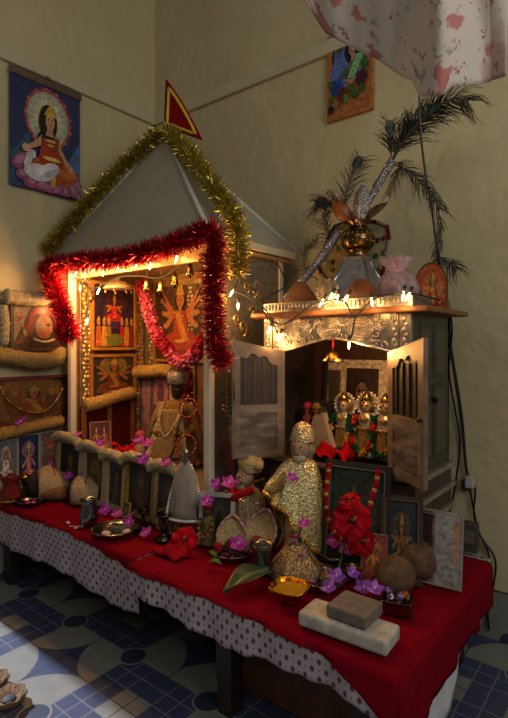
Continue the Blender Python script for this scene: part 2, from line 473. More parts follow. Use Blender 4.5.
def quad(uL, uR, vT, vB, axis, val, um=None):
    """size and base centre of an upright rectangle on a wall plane"""
    a = at(uL, vB, axis, val); b = at(uR, vB, axis, val); um = um or (uL + uR) / 2
    c = at(um, vB, axis, val); t = at(um, vT, axis, val)
    return Vector(((a.x + b.x) / 2, (a.y + b.y) / 2, c.z)), (b - a).xy.length, t.z - c.z

# ------------------------------------------------------------------ little helpers for ornaments
def tinsel(name, label, path, rad, col1, col2, dens=2600, parent=None, mat='tinsel', core=None):
    mb = MB(); path = [Vector(p) for p in path]
    L = [0]
    for i in range(1, len(path)): L.append(L[-1] + (path[i] - path[i - 1]).length)
    n = int(L[-1] * dens); a, b = hx(col1), hx(col2)
    for k in range(n):
        s = random.random() * L[-1]; i = 1
        while i < len(L) - 1 and L[i] < s: i += 1
        t = (s - L[i - 1]) / max(1e-9, L[i] - L[i - 1]); p = path[i - 1].lerp(path[i], t)
        tg = (path[i] - path[i - 1]).normalized()
        d = rdir(); d = (d - tg * d.dot(tg) * .7).normalized(); r = rad * random.uniform(.6, 1.08)
        d2 = (d + rdir() * .35).normalized()
        w = d.cross(rdir()).normalized() * random.uniform(.0012, .0024)
        f = random.random(); c = tuple(a[q] * f + b[q] * (1 - f) for q in range(4))
        m = p + d * r * .55; e = m + d2 * r * .5
        mb.add([p - w, p + w, m + w, m - w, e + w * .5, e - w * .5], [[0, 1, 2, 3], [3, 2, 4, 5]], c, False)
    mb.tube(path, rad * .16, hx(core or col2), 6)
    o = mb.build(name, mat, parent)
    return tag(o, label, 'garland') if parent is None else o

def roll(name, label, path, r, col, mat='zari', parent=None, edge='#3e5a34', frill=True, cat='garland'):
    """flattened brocade roll with fine raised work and a thin sequinned edge"""
    r *= .85; path = bez(path, 26); rr = [r * (1 + .07 * math.sin(i * 1.7) + rv(.05)) * (.85 if i in (0, 26) else 1) for i in range(27)]
    mb = MB(); mb.tube(path, rr, hx(col), 14)
    for i in range(len(path) - 1):
        for q in range(9):
            d = rdir(); pp = path[i].lerp(path[i + 1], random.random()) + d * r * .99
            mb.ell(pp, r * random.uniform(.06, .13), hx(random.choice([col, '#a8894a', '#7d6434', '#c4b287'])), 5, 3)
    root = mb.build(name, mat, parent)
    eb = MB(); eb.tube([p + Vector((0, 0, -r * .97)) for p in path], r * .13, [hx(edge), hx('#8d7c4c'), hx('#5c5230')], 6)
    eb.build('sequin_edge', 'glitter', root)
    if parent is None: tag(root, label, cat)
    return root

def flower(loc, label, s=.022, cols=('#9a2a9c', '#b94bb8'), rot=None, group='loose purple orchid blooms'):
    mb = MB(); rot = rot or (rv(.5), rv(.5), rv(3))
    X = TR((0, 0, 0), rot, s)
    for k in range(5):
        g = 2 * PI * k / 5 + rv(.15); c = hx(cols[k % 2]); wd = .42 + rv(.06)
        def fn(u, v, g=g, wd=wd):
            r = .08 + v * .95; w = wd * math.sin(PI * min(1, .12 + v * .86)) ** .8
            x = (u - .5) * 2 * w; z = .15 + .35 * v * v - .25 * abs(u - .5) * v + .06 * math.sin(7 * u)
            return (r * math.cos(g) - x * math.sin(g), r * math.sin(g) + x * math.cos(g), z)
        mb.grid(fn, 4, 5, c, X)
    mb.ell((0, 0, .25), (.12, .12, .2), hx('#e6d7e6'), 8, 5, X); mb.ell((0, .06, .42), .06, hx('#e0b63c'), 6, 4, X)
    o = mb.build('orchid_bloom', 'petal', None, loc)
    return tag(o, label, 'flower', group)

def hibiscus(loc, label, s, rot, cols=('#9c0414', '#5d020a')):
    r = thing('hibiscus', label, 'flower', loc, rot)
    for k in range(5):
        g = 2 * PI * k / 5 + rv(.1); mb = MB(); ph = rv(3)
        def fn(u, v):
            rr = (.06 + v * .95) * s; w = s * .62 * math.sin(PI * min(.9, .08 + v * .8)) ** .8
            x = (u - .5) * 2 * w; z = s * (.55 * v - .6 * v * v + .14 * math.sin(10 * u + ph) * v + .1 * math.sin(5 * v + ph) + rv(.02))
            return (rr * math.cos(g) - x * math.sin(g), rr * math.sin(g) + x * math.cos(g), z)
        mb.grid(fn, 8, 7, lambda u, v: hx(cols[1] if v < .2 else cols[0]))
        mb.build('petal', 'petal', r)
    mb = MB(); p = bez([(0, 0, .02 * s), (.05 * s, 0, .35 * s), (.2 * s, .05 * s, .75 * s)], 8); mb.tube(p, .03 * s, hx('#c22a3a'), 6)
    for k in range(14): mb.ell(p[4 + k % 5] + rdir() * .07 * s, .025 * s, hx('#e2b93c'), 5, 4)
    mb.build('stamen', 'petal', r)
    mb = MB(); mb.lathe([(.03 * s, -.12 * s), (.09 * s, 0), (.12 * s, .08 * s)], hx('#3c5a2a'), 8); mb.build('calyx', 'petal', r)
    return r

def head(mb, c, r, skin, X=None, beard=None, dirv=(0, -1), hair=None):
    """small modelled head facing local dirv (x,y); nose, brow, chin, ears, eyes, mouth"""
    a = math.atan2(dirv[1], dirv[0]) + PI / 2
    T = (X if X is not None else Matrix()) @ TR(c, (0, 0, a), r)
    def fn(d):
        q = 1
        q += .28 * math.exp(-((d.x / .13) ** 2 + ((d.z + .05) / .22) ** 2)) * (d.y < 0)       # nose
        q += .07 * math.exp(-((d.z - .28) / .12) ** 2) * (d.y < -.3)                          # brow
        q -= .1 * math.exp(-(((abs(d.x) - .33) / .15) ** 2 + ((d.z - .1) / .13) ** 2)) * (d.y < 0)
        q += .08 * math.exp(-((d.x / .3) ** 2 + ((d.z + .75) / .2) ** 2)) * (d.y < .2)
        return q
    mb.ell((0, 0, 0), (.82, .9, 1.08), skin, 24, 18, T, fn)
    for sg in (-1, 1):
        mb.ell((sg * .31, -.76, .12), (.13, .08, .07), hx('#e8e0d2'), 8, 6, T); mb.ell((sg * .31, -.83, .12), (.06, .04, .06), hx('#1a100c'), 6, 5, T)
        mb.ell((sg * .31, -.8, .3), (.18, .07, .035), hx(hair or '#2a1a12'), 8, 4, T)
        mb.ell((sg * .84, .05, 0), (.1, .2, .28), skin, 8, 6, T)
    mb.ell((0, -.8, -.42), (.22, .09, .06), hx('#8a3d33'), 8, 5, T)
    if beard:
        mb.ell((0, -.42, -.72), (.62, .5, .5), hx(beard), 12, 8, T); mb.ell((0, -.84, -.28), (.34, .1, .08), hx(beard), 8, 5, T)
    mb.lathe([(.42, -1.5), (.4, -.7)], skin, 10, X=T)

def beads(mb, path, r, cols):
    for i, p in enumerate(path): mb.ell(p, r, cols[i % len(cols)], 8, 6)
# ------------------------------------------------------------------ the room
mb = MB(); mb.add([(-.1, -3.6, 0), (4.2, -3.6, 0), (4.2, .1, 0), (-.1, .1, 0)], [[0, 1, 2, 3]], hx('#888888'), False); struct(mb.build('floor', 'floor'))
mb = MB()
mb.box((-.06, -.6, 1.8), (.12, 1.2, 3.6), hx('#b0a070')); mb.box((-.06, -1.69, 2.85), (.12, .98, 1.5), hx('#b0a070')); mb.box((-.06, -2.9, 1.8), (.12, 1.44, 3.6), hx('#b0a070'))
struct(mb.build('wall_left', 'wall'))
mb = MB(); mb.box((2.04, .06, 1.8), (4.32, .12, 3.6), hx('#b0a070')); struct(mb.build('wall_right', 'wall'))
mb = MB(); mb.box((.014, -.6, 2.70), (.028, 1.2, .07), hx('#bdb28e'), .006); struct(mb.build('trim_1', 'paint'))
mb = MB(); mb.box((2.0, -.014, 2.70), (4.0, .028, .07), hx('#bdb28e'), .006); struct(mb.build('trim_2', 'paint'))
mb = MB(); mb.box((.006, -.6, .1), (.012, 1.2, .2), hx('#888888')); struct(mb.build('baseboard_left', 'skirt_l'))
mb = MB(); mb.box((2.0, -.006, .1), (4.0, .012, .2), hx('#888888')); struct(mb.build('baseboard_right', 'skirt_r'))

# ------------------------------------------------------------------ tables and cloths
TOP = .42
def table(label, x0, x1, y0, y1, lx):
    r = thing('low_table', label, 'table', ((x0 + x1) / 2, (y0 + y1) / 2, 0)); w = x1 - x0; d = y1 - y0; dk = hx('#2a1a12')
    MB().box((0, 0, .385), (w, d, .03), dk, .003).build('tabletop', 'wood', r)
    for sy in (-1, 1): MB().box((0, sy * (d / 2 - .035), .345), (w - .06, .02, .05), dk).build('apron', 'wood', r)
    for sx in lx:
        for sy in (-1, 1):
            mb = MB(); cx = sx - (x0 + x1) / 2; cy = sy * (d / 2 - .05)
            mb.add([(cx + a * q, cy + b * q, z) for z, q in ((0, .027), (.37, .037)) for a, b in ((-1, -1), (1, -1), (1, 1), (-1, 1))],
                   [[3, 2, 1, 0], [4, 5, 6, 7], [0, 1, 5, 4], [1, 2, 6, 5], [2, 3, 7, 6], [3, 0, 4, 7]], dk, False)
            mb.build('leg', 'wood', r)
    return r
table('long dark wooden low table carrying both shrines and all the offerings', .02, 2.148, -1.04, -.21, (.07, 1.535, 2.03))

def cloth(name, label, x0, x1, y0, y1, ztop, front, side=None, mat='cloth', col='#a00d1c', wav=.006, nx=60, uvs=True, th=.003, yoff=0, seed=0, right=True):
    """a cloth on a table top that hangs over the front (front(x) deep) and the right side (side(y) deep)"""
    mb = MB(); c = hx(col); ny = 26; nf = 10
    rnd = random.Random(seed); ph = [rnd.uniform(0, 6) for _ in range(6)]
    def wob(x, y): return wav * .35 * (math.sin(9 * x + ph[0]) * math.sin(7 * y + ph[1]) + .5 * math.sin(23 * x + ph[2] + 5 * y))
    def P(i, j):
        x = x0 + (x1 - x0) * i / nx
        if j <= ny:
            y = y1 + (y0 - y1) * j / ny; e = (ny - j) / ny
            return (x, y, ztop + abs(wob(x, y)) * (.5 if j < ny else 0))
        t = (j - ny) / nf; d = front(x) * t
        fold = wav * t * (math.sin(31 * x + ph[3]) + .6 * math.sin(57 * x + ph[4]))
        rad = min(1, d / .012)
        return (x, y0 - yoff - .008 * rad - fold, ztop - d)
    vs = []; fs = []
    for j in range(ny + nf + 1):
        for i in range(nx + 1): vs.append(P(i, j))
    for j in range(ny + nf):
        for i in range(nx):
            a = j * (nx + 1) + i; fs.append([a, a + 1, a + nx + 2, a + nx + 1])
    o = len(mb.v); mb.add(vs, fs, c); mb.uv = {}
    for j in range(ny + nf + 1):
        for i in range(nx + 1):
            p = vs[j * (nx + 1) + i]; mb.uv[o + j * (nx + 1) + i] = (p[0], p[1] if j <= ny else y0 - (ztop - p[2]))
    if side:
        ns = 8; vs = []; fs = []; o = len(mb.v)
        for j in range(ny + 1):
            y = y1 + (y0 - y1) * j / ny
            for k in range(ns + 1):
                t = k / ns; d = side(y) * t; fold = wav * t * (math.sin(27 * y + ph[5]) + .6 * math.sin(51 * y))
                vs.append((x1 + .008 * min(1, d / .012) + fold, y, ztop - d))
        # rounded corner strip joins the side drop to the front drop
        fx = vs[ny * (ns + 1):]
        for j in range(ny):
            for k in range(ns):
                a = j * (ns + 1) + k; fs.append([a, a + ns + 1, a + ns + 2, a + 1])
        mb.add(vs, fs, c)
        for q, p in enumerate(vs): mb.uv[o + q] = (p[1], p[2])
        o = len(mb.v); cs = []; cf = []
        for k in range(ns + 1):
            f = P(nx, ny + round(nf * k / ns)); s_ = fx[k]
            m = ((f[0] + s_[0]) / 2 + .012 * k / ns, (f[1] + s_[1]) / 2 - .012 * k / ns, (f[2] + s_[2]) / 2 - .012 * k / ns)
            cs += [f, m, s_]
        for k in range(ns):
            for q in range(2): a = 3 * k + q; cf.append([a, a + 1, a + 4, a + 3])
        mb.add(cs, cf, c)
        for q, p in enumerate(cs): mb.uv[o + q] = (p[0], p[2])
    ob = mb.build(name, mat, None, solid=th)
    return tag(ob, label, 'tablecloth' if mat == 'dots' else 'cloth')

scal = lambda x: .006 * abs(math.sin(x * 40))
cloth('printed_tablecloth', 'white cotton tablecloth with brown dots hanging from the left table', .012, 1.132, -1.042, -.2, .406, lambda x: .178 + .012 * x + .01 * math.sin(x * 8) + scal(x) * .5, None, 'dots', '#d8d0c8', .006, seed=1)
cloth('printed_tablecloth', 'white cotton tablecloth with brown dots hanging from the right table', 1.136, 2.155, -1.09, -.22, .406, lambda x: .1 + .012 * math.sin(x * 9) + scal(x) + .24 * max(0, x - 2.05), None, 'dots', '#d8d0c8', .007, seed=2)
cloth('red_cloth', 'crimson cloth spread over the left table in front of the small frames', .06, 1.125, -1.046, -.74, .413, lambda x: .02 + .012 * math.sin(x * 6 + 1) + .02 * max(0, min(1, (x - .9) * 5)), None, 'cloth', '#760317', .004, seed=3)
def rfront(x): return .012 + .006 * math.sin(x * 7) + (.14 * ((x - 1.9) / .26) ** 2 if x > 1.9 else 0)
cloth('red_cloth', 'crimson cloth spread over the right table and hanging down its end', 1.138, 2.158, -1.096, -.27, .413, rfront, lambda y: .15 + .02 * math.sin(y * 5) + (.02 if y > -.5 else 0), 'cloth', '#760317', .005, seed=4)
# white sheet hanging at the end of the right table
mb = MB(); rs = random.Random(5)
def wsheet(u, v):
    y = -1.03 + u * .66; bot = .10 + .16 * u + .05 * math.sin(u * 9 + 1) - .04 * (1 - u)
    z = .405 - v * (.405 - bot); f = .012 * v * (math.sin(u * 26) + .5 * math.sin(u * 53 + 1))
    return (2.151 + f * .3 , y, z)
mb.grid(wsheet, 50, 12, hx('#cfd0d6')); tag(mb.build('white_sheet', 'cloth', solid=.002), 'plain white sheet with frayed hem hanging at the right end of the table', 'cloth')

# wooden crate under the right table
r = thing('wooden_crate', 'rough wooden plank crate standing on the floor under the right table', 'crate', (1.80, -.72, 0))
for q, (c, s_) in enumerate((((0, -.16, .1), (.62, .018, .17)), ((0, .16, .1), (.62, .018, .17)), ((-.3, 0, .1), (.018, .3, .17)), ((.3, 0, .1), (.018, .3, .17)))):
    MB().box(c, s_, hx('#5e3d22'), .002).build('side_board', 'wood', r)
MB().box((0, 0, .012), (.6, .32, .016), hx('#4c321d')).build('bottom_board', 'wood', r)
MB().box((0, 0, .192), (.64, .34, .014), hx('#553920'), .002).build('lid', 'wood', r)

# scalloped clay dishes on the floor, lower left corner
def scallop(p, label, s):
    r = thing('clay_lamp', label, 'oil lamp', p)
    mb = MB(); mb.lathe([(.03 * s, 0), (.05 * s, .006), (.062 * s, .03), (.058 * s, .032), (.03 * s, .012), (0, .01)], hx('#6d5236'), 48, fn=lambda g, t: 1 + .1 * math.cos(7 * g) * min(1, t * 2)); mb.build('dish', 'husk', r)
    MB().lathe([(.026 * s, .013), (.024 * s, .016), (0, .016)], hx('#17110d'), 20).build('oil', 'matte', r)
scallop(at(9, 703, 'z', 0), 'brown scalloped clay lamp on the floor at the lower left corner, the nearer one', .9)
scallop(at(-6, 686, 'z', 0), 'brown scalloped clay lamp half out of view behind the nearer one', .8)

# ------------------------------------------------------------------ the pavilion shrine
SX0, SX1, SY0, SY1 = .14, 1.165, -.70, -.20
EX0, EX1, EY0, EY1, EZ = .02, 1.225, -.77, -.14, 1.665
AP = at(165, 134, 'y', -.45)
shr = thing('pavilion_shrine', 'white pavilion shrine with a tall pyramid roof in the room corner', 'shrine', (0, 0, 0))
cream = hx('#cfc6b2')
MB().box(((SX0 + SX1) / 2, (SY0 + SY1) / 2, .50), (SX1 - SX0 + .05, SY1 - SY0 + .03, .155), hx('#8a7a5c'), .004).build('base', 'paint', shr)
for (px, py) in ((SX0, SY0), (SX1, SY0), (SX0, SY1), (SX1, SY1)):
    MB().box((px, py, (.578 + EZ) / 2), (.034, .034, EZ - .578), cream, .004).build('post', 'paint', shr)
apex = Vector(AP); cor = [Vector((EX0, EY0, EZ)), Vector((EX1, EY0, EZ)), Vector((EX1, EY1, EZ)), Vector((EX0, EY1, EZ))]
mb = MB(); rc = hx('#a39a86')
mb.add([apex] + cor, [[0, 1, 2], [0, 2, 3], [0, 3, 4], [0, 4, 1]], rc, False)
inn = [apex - Vector((0, 0, .03))] + [c + (apex - c).normalized() * .02 * Vector((1, 1, 0)).length - Vector((0, 0, .012)) for c in cor]
mb.add(inn, [[0, 2, 1], [0, 3, 2], [0, 4, 3], [0, 1, 4]], rc, False)
for i in range(4):
    a, b = cor[i], cor[(i + 1) % 4]; mb.add([a, b, inn[1 + (i + 1) % 4], inn[1 + i]], [[0, 3, 2, 1]], rc, False)
mb.build('roof', 'paint', shr)
for c in cor: MB().tube([c + Vector((0, 0, .006)), apex], .011, hx('#b5b2a8'), 6).build('hip_strip', 'paint', shr)
for i in range(4):
    a, b = cor[i], cor[(i + 1) % 4]; m = (a + b) / 2 - Vector((0, 0, .02)); d = b - a
    MB().box(m, (abs(d.x) + .012, abs(d.y) + .012, .035), hx('#c9b995'), .003).build('eave_board', 'paint', shr)
MB().box(((EX0 + EX1) / 2, (EY0 + EY1) / 2, EZ - .045), (EX1 - EX0 - .03, EY1 - EY0 - .03, .012), hx('#a8845a')).build('ceiling_board', 'paint', shr)
gold = hx('#a58a5c')
MB().box((SX0 - .004, (SY0 + SY1) / 2, 1.11), (.012, SY1 - SY0 - .035, 1.06), hx('#7b5632')).build('side_panel', 'wood', shr)
MB().box(((SX0 + SX1) / 2, SY1 + .004, 1.11), (SX1 - SX0 - .035, .012, 1.06), hx('#7b5632')).build('back_panel', 'wood', shr)
# embossed metal right side panel with raised scrolls
mb = MB(); mb.box((SX1 + .004, (SY0 + SY1) / 2, 1.11), (.012, SY1 - SY0 - .035, 1.06), hx('#8d8478'))
rs = random.Random(11)
for k in range(26):
    cy = rs.uniform(SY0 + .05, SY1 - .05); cz = rs.uniform(.75, 1.6) if k > 12 else rs.uniform(1.3, 1.6); pts = []
    sp = rs.choice([-1, 1]); r0 = rs.uniform(.018, .04); a0 = rs.uniform(0, 6)
    for q in range(16):
        g = a0 + sp * q * .45; rr = r0 * (1 - q / 18); pts.append((SX1 + .012, cy + rr * math.cos(g), cz + rr * math.sin(g)))
    mb.tube(pts, .0038, hx('#c9a860'), 5)
mb.build('embossed_side_panel', 'emboss', shr)
def strip(x, y, w, ax, z0=.6, z1=1.6):
    mb = MB(); d = .014
    mb.box((x, y, (z0 + z1) / 2), (w if ax == 'x' else d, d if ax == 'x' else w, z1 - z0), hx('#a08a62'), .003)
    z = z0 + .02; k = 0
    while z < z1:
        for sg in (-1, 1):
            o = sg * w * .22 * math.cos(k * .8)
            mb.ell((x + (o if ax == 'x' else 0.009), y + (0 if ax == 'x' else o) - (.009 if ax == 'x' else 0), z), (.016, .006, .014) if ax == 'x' else (.006, .016, .014), hx('#c0a878'), 7, 5)
        z += .024; k += 1
    mb.build('embossed_strip', 'emboss', shr)
strip(SX0 + .014, -.62, .09, 'y'); strip(SX0 + .014, -.25, .07, 'y')
strip(.235, SY1 - .012, .13, 'x'); strip(.56, SY1 - .012, .07, 'x'); strip(1.06, SY1 - .012, .1, 'x')
MB().box((.65, SY1 - .02, 1.585), (.98, .02, .07), hx('#b39a68')).box((.65, SY0, 1.59), (.98, .02, .06), hx('#b39a68')).build('frieze', 'emboss', shr)

# flag at the apex
r = thing('pennant', 'red triangular pennant with a yellow border standing on the roof apex', 'flag', AP)
def pp(u, v): return at(u, v, 'y', AP.y) - AP
a, b, c = pp(167, 80), pp(165, 127), pp(203, 141)
def cur(p, q, n=8, bow=.0): return [p.lerp(q, i / n) + Vector((0, 0, bow * math.sin(PI * i / n))) for i in range(n + 1)]
edge = cur(a, b) + cur(b, c)[1:] + cur(c, a, 10, .02)[1:-1]
mb = MB(); mb.prism([(p.x, p.z) for p in edge], -.003, .003, hx('#8f1018')); mb.build('flag_cloth', 'cloth', r)
cen = (a + b + c) / 3
mb = MB(); ed = [p.lerp(cen, .24) for p in edge]; mb.tube([Vector((p.x, -.005, p.z)) for p in ed + [ed[0]]], .008, hx('#d6b53a'), 6); mb.build('yellow_border', 'cloth', r)
mb = MB(); mb.tube([(a.x - .004, 0, a.z), (b.x - .004, 0, b.z), (0, 0, -.02)], .005, hx('#4a2a18'), 6); mb.build('flag_stick', 'wood', r)

# tinsel garlands on the roof and eaves
L0 = at(165, 138, 'y', -.46); L1 = at(48, 252, 'y', -.79)
tinsel('gold_tinsel_garland', 'gold tinsel garland running down the left hip of the pavilion roof', bez([apex + Vector((0, -.03, .0)), apex.lerp(cor[0], .35) + Vector((0, -.035, .035)), apex.lerp(cor[0], .7) + Vector((0, -.035, .035)), cor[0] + Vector((.0, -.02, .04))], 20), .056, '#dcc65a', '#8d7a26', 4200)
rr_ = [apex + Vector((.03, -.01, .0)), apex.lerp(cor[1], .35) + Vector((.045, .02, .045)), apex.lerp(cor[1], .7) + Vector((.07, .04, .05)), at(236, 222, 'y', -.70), at(238, 255, 'y', -.72), at(237, 275, 'y', -.72)]
tinsel('gold_tinsel_garland', 'gold tinsel garland down the right hip of the roof with its end hanging free', bez(rr_, 30), .055, '#dcc65a', '#8d7a26', 4200)
q = [at(70, 335, 'y', -.82), at(64, 315, 'y', -.82), at(55, 290, 'y', -.82), at(47, 266, 'y', -.82), at(75, 262, 'y', -.82), at(120, 258, 'y', -.82), at(165, 247, 'y', -.82), at(200, 234, 'y', -.82), at(214, 232, 'y', -.82), at(213, 262, 'y', -.81), at(213, 300, 'y', -.8), at(216, 345, 'y', -.8), at(224, 366, 'y', -.8)]
tinsel('red_tinsel_garland', 'red tinsel garland draped along the front eave and hanging down the right post', bez(q[3:], 60), .058, '#d00f2a', '#7d0616', 5200)
tinsel('red_tinsel_garland', 'red tinsel bunch hanging at the left post of the pavilion', bez(q[3::-1] + [at(62, 330, 'y', -.81)], 24), .062, '#d00f2a', '#7d0616', 7000)

# ------------------------------------------------------------------ silver-clad cabinet shrine
CX0, CX1, CYF, CYB = 1.35, 1.98, -.55, -.17
cab = thing('cabinet_shrine', 'open cabinet shrine clad in embossed silver metal with two swung doors', 'shrine', (0, 0, 0))
sil = hx('#a39b90'); dks = hx('#57524b'); wd = hx('#7a4a22')
cxm = (CX0 + CX1) / 2; cym = (CYF + CYB) / 2; cw = CX1 - CX0; cdp = CYB - CYF
MB().box((cxm, cym, .58), (cw + .02, cdp, .31), hx('#3b2a1e'), .003).build('plinth', 'wood', cab)
MB().box((cxm, CYF - .005, .60), (cw - .16, .012, .2), hx('#4a4038'), .003).build('drawer', 'pewter', cab)
MB().box((cxm, CYF - .012, .742), (cw + .02, .03, .016), hx('#8d867b'), .004).build('ledge', 'pewter', cab)
MB().box((cxm, CYB - .006, 1.03), (cw, .012, .58), hx('#4a2f1c')).build('back_panel', 'wood', cab)
for x in (CX0 + .006, CX1 - .006):
    sp = MB().box((x, cym, 1.03), (.012, cdp, .58), dks, 0)
    for (z0, z1) in ((.78, 1.06), (1.08, 1.28)):
        for (y0, y1) in ((CYF + .06, cym - .01), (cym + .01, CYB - .04)):
            for dd in (0, .02): 
                sp.box((x + .006 * (1 if x > cxm else -1), (y0 + y1) / 2, (z0 + z1) / 2), (.006 + dd * .2, y1 - y0 - dd * 2, z1 - z0 - dd * 2), hx('#4c4740') if not dd else hx('#625c54'), .002)
    sp.build('side_panel', 'emboss', cab)
MB().ell((CX1 + .012, cym - .0, 1.0), .012, hx('#1c1a18'), 10, 6).build('side_knob', 'pewter', cab)
for z, d in ((.735, .02), (.655, .018), (.575, .018)):
    MB().box((CX1 + .012, cym, z), (.03, cdp + .01, d), hx('#a7a398'), .004).build('side_moulding', 'pewter', cab)
# front stiles, carved in beads
for (x0, x1) in ((CX0, 1.39), (1.395, 1.435), (1.91, 1.935), (1.938, CX1)):
    mb = MB(); mb.box(((x0 + x1) / 2, CYF - .006, 1.035), (x1 - x0, .02, .57), sil, .004)
    z = .77; k = 0
    while z < 1.31:
        mb.ell(((x0 + x1) / 2 + .006 * (-1) ** k * .6, CYF - .016, z), (.007, .004, .009), hx('#b5aa98'), 8, 5); z += .018; k += 1
    mb.build('stile', 'emboss', cab)
# arched valance with raised scrollwork
vp = [(1.435, 1.315), (1.435, 1.175), (1.50, 1.19), (1.58, 1.212), (1.665, 1.232), (1.75, 1.22), (1.83, 1.2), (1.91, 1.18), (1.91, 1.315)]
mb = MB(); mb.prism(vp, CYF - .014, CYF + .006, sil)
for cx_, sgn in ((1.53, 1), (1.79, -1), (1.66, 1)):
    for k in range(5):
        rr = .05 - k * .009; mb.tube([(cx_ + rr * math.cos(g * PI / 8), CYF - .016, 1.285 + rr * .8 * math.sin(g * PI / 8) - .02) for g in range(17)], .003, hx('#cfc2ac'), 5)
rs = random.Random(4)
for k in range(70):
    x = rs.uniform(1.445, 1.9); zl = 1.18 + (.05 - abs(x - 1.665) * .22); z = rs.uniform(zl + .012, 1.31); a0 = rs.uniform(0, 6); r0 = rs.uniform(.008, .016)
    mb.tube([(x + r0 * (1 - q / 12) * math.cos(a0 + q * .6), CYF - .016, z + r0 * (1 - q / 12) * math.sin(a0 + q * .6)) for q in range(9)], .0025, hx('#d2c6b0'), 4)
mb.tube([(x, CYF - .016, z) for x, z in vp[1:8]], .004, hx('#d8ccb8'), 6)
mb.build('valance', 'emboss', cab)
# board, crest rail, humps, medallion
MB().box((cxm + .01, cym - .01, 1.325), (.75, cdp + .07, .02), wd, .006).build('top_board', 'wood', cab)
mb = MB(); mb.box((cxm, CYF - .004, 1.356), (cw + .01, .014, .042), sil, .003)
for x in [CX0 + .01 + i * .0163 for i in range(38)]:
    mb.ell((x, CYF - .012, 1.358), (.0052, .003, .012), hx('#998f7e'), 6, 5)
mb.box((CX1 - .004, cym, 1.356), (.014, cdp, .042), hx('#8b857a'), .003); mb.box((CX0 + .004, cym, 1.356), (.014, cdp, .042), hx('#8b857a'), .003)
mb.build('crest_rail', 'emboss', cab)
for (u0, u1, up, vp_) in ((280, 320, 300, 281), (338, 385, 357, 279)):
    p0 = at(u0, 300, 'y', CYF + .012); p1 = at(u1, 300, 'y', CYF + .012); pk = at(up, vp_, 'y', CYF + .012)
    n = 16; pl = [(p0.x + (p1.x - p0.x) * i / n, 1.365 + (pk.z - 1.365) * math.sin(PI * i / n) ** 1.3) for i in range(n + 1)]
    MB().prism(pl, CYF + .008, CYF + .022, hx('#5a3212')).build('crest_hump', 'wood', cab)
md = at(329, 292, 'y', CYF)
mb = MB(); X = TR((md.x, CYF - .012, md.z + .002), (PI / 2, 0, 0))
mb.lathe([(.048, -.006), (.05, 0), (.042, .006), (.03, .004), (.022, .008), (0, .009)], hx('#a89c86'), 28, X=X)
for k in range(14):
    g = 2 * PI * k / 14; mb.ell((md.x + .046 * math.cos(g), CYF - .014, md.z + .046 * math.sin(g)), (.007, .005, .007), hx('#b5a88e'), 7, 5)
mb.build('medallion', 'emboss', cab)

def cab_door(hxp, fx, fy, side):
    """door hinged at (hxp, CYF) reaching (fx, fy); slanted top"""
    d = Vector((fx - hxp, fy - CYF, 0)); w = d.length; ang = math.atan2(d.y, d.x)
    z0, zh, zf = .755, 1.178, 1.226
    X = TR((hxp, CYF - .012, 0), (0, 0, ang)); c = hx('#75624f'); t = .008
    top = lambda x: zh + (zf - zh) * x / w
    mb = MB(); s = .032; zm = .95
    mb.prism([(0, z0), (s, z0), (s, top(s)), (0, zh)], -t, t, c, X); mb.prism([(w - s, z0), (w, z0), (w, zf), (w - s, top(w - s))], -t, t, c, X)
    mb.prism([(s, z0), (w - s, z0), (w - s, z0 + .03), (s, z0 + .03)], -t, t, c, X); mb.prism([(s, zm - .015), (w - s, zm - .015), (w - s, zm + .015), (s, zm + .015)], -t, t, c, X)
    n = 10; arch = []
    for i in range(n + 1):
        x = w - s - (w - 2 * s) * i / n; q = i / n
        arch.append((x, top(x) - .07 + .03 * math.sin(PI * q) + .009 * math.cos(q * 6 * PI)))
    mb.prism([(s, top(s)), (s, arch[-1][1])] + arch[::-1][1:] + [(w - s, top(w - s))], -t, t, c, X)
    o = mb.build('door', 'door_metal', cab); 
    mb = MB(); mb.box((w / 2, 0, (z0 + zm) / 2 + .005), (w - 2 * s, .006, zm - z0 - .04), hx('#5a4b40'), 0, X); mb.build('lower_panel', 'door_metal', o)
    mb = MB(); mb.box((w / 2, .002, (zm + top(w / 2) - .05) / 2), (w - 2 * s, .004, top(w / 2) - zm - .03), hx('#2b2017'), 0, X)
    for i in range(4): mb.box((s + (w - 2 * s) * (i + .5) / 4, 0, (zm + zh - .05) / 2 + .02), (.01, .012, zh - zm - .055), hx('#362b20'), .002, X)
    mb.build('slat_panel', 'wood', o)
    mb = MB(); mb.add([(s * .3, -t - .003, z0 + .01), (w - s * .3, -t - .003, z0 + .005), (w - s * .3, -t - .004, zm + .02), (s * .3, -t - .004, zm + .02)], [[0, 1, 2, 3]], c, False, X)
    mb.add([(s * .3, t + .003, z0 + .01), (w - s * .3, t + .003, z0 + .005), (w - s * .3, t + .004, zm + .02), (s * .3, t + .004, zm + .02)], [[0, 3, 2, 1]], c, False, X)
    mb.build('plastic_wrap', 'film', o)
    MB().ell(X @ Vector((w - s * .5, -t - .006, .97)), .008, hx('#3c352c'), 8, 6).build('knob', 'pewter', o)
cab_door(1.452, 1.319, -.72, -1); cab_door(1.902, 2.078, -.685, 1)
# ------------------------------------------------------------------ things on the walls
BULBS = []
def wallthing(name, label, cat, tl, tr, br, bl, axis, val, th):
    P = [at(u, v, axis, val) for u, v in (tl, tr, br, bl)]
    return P
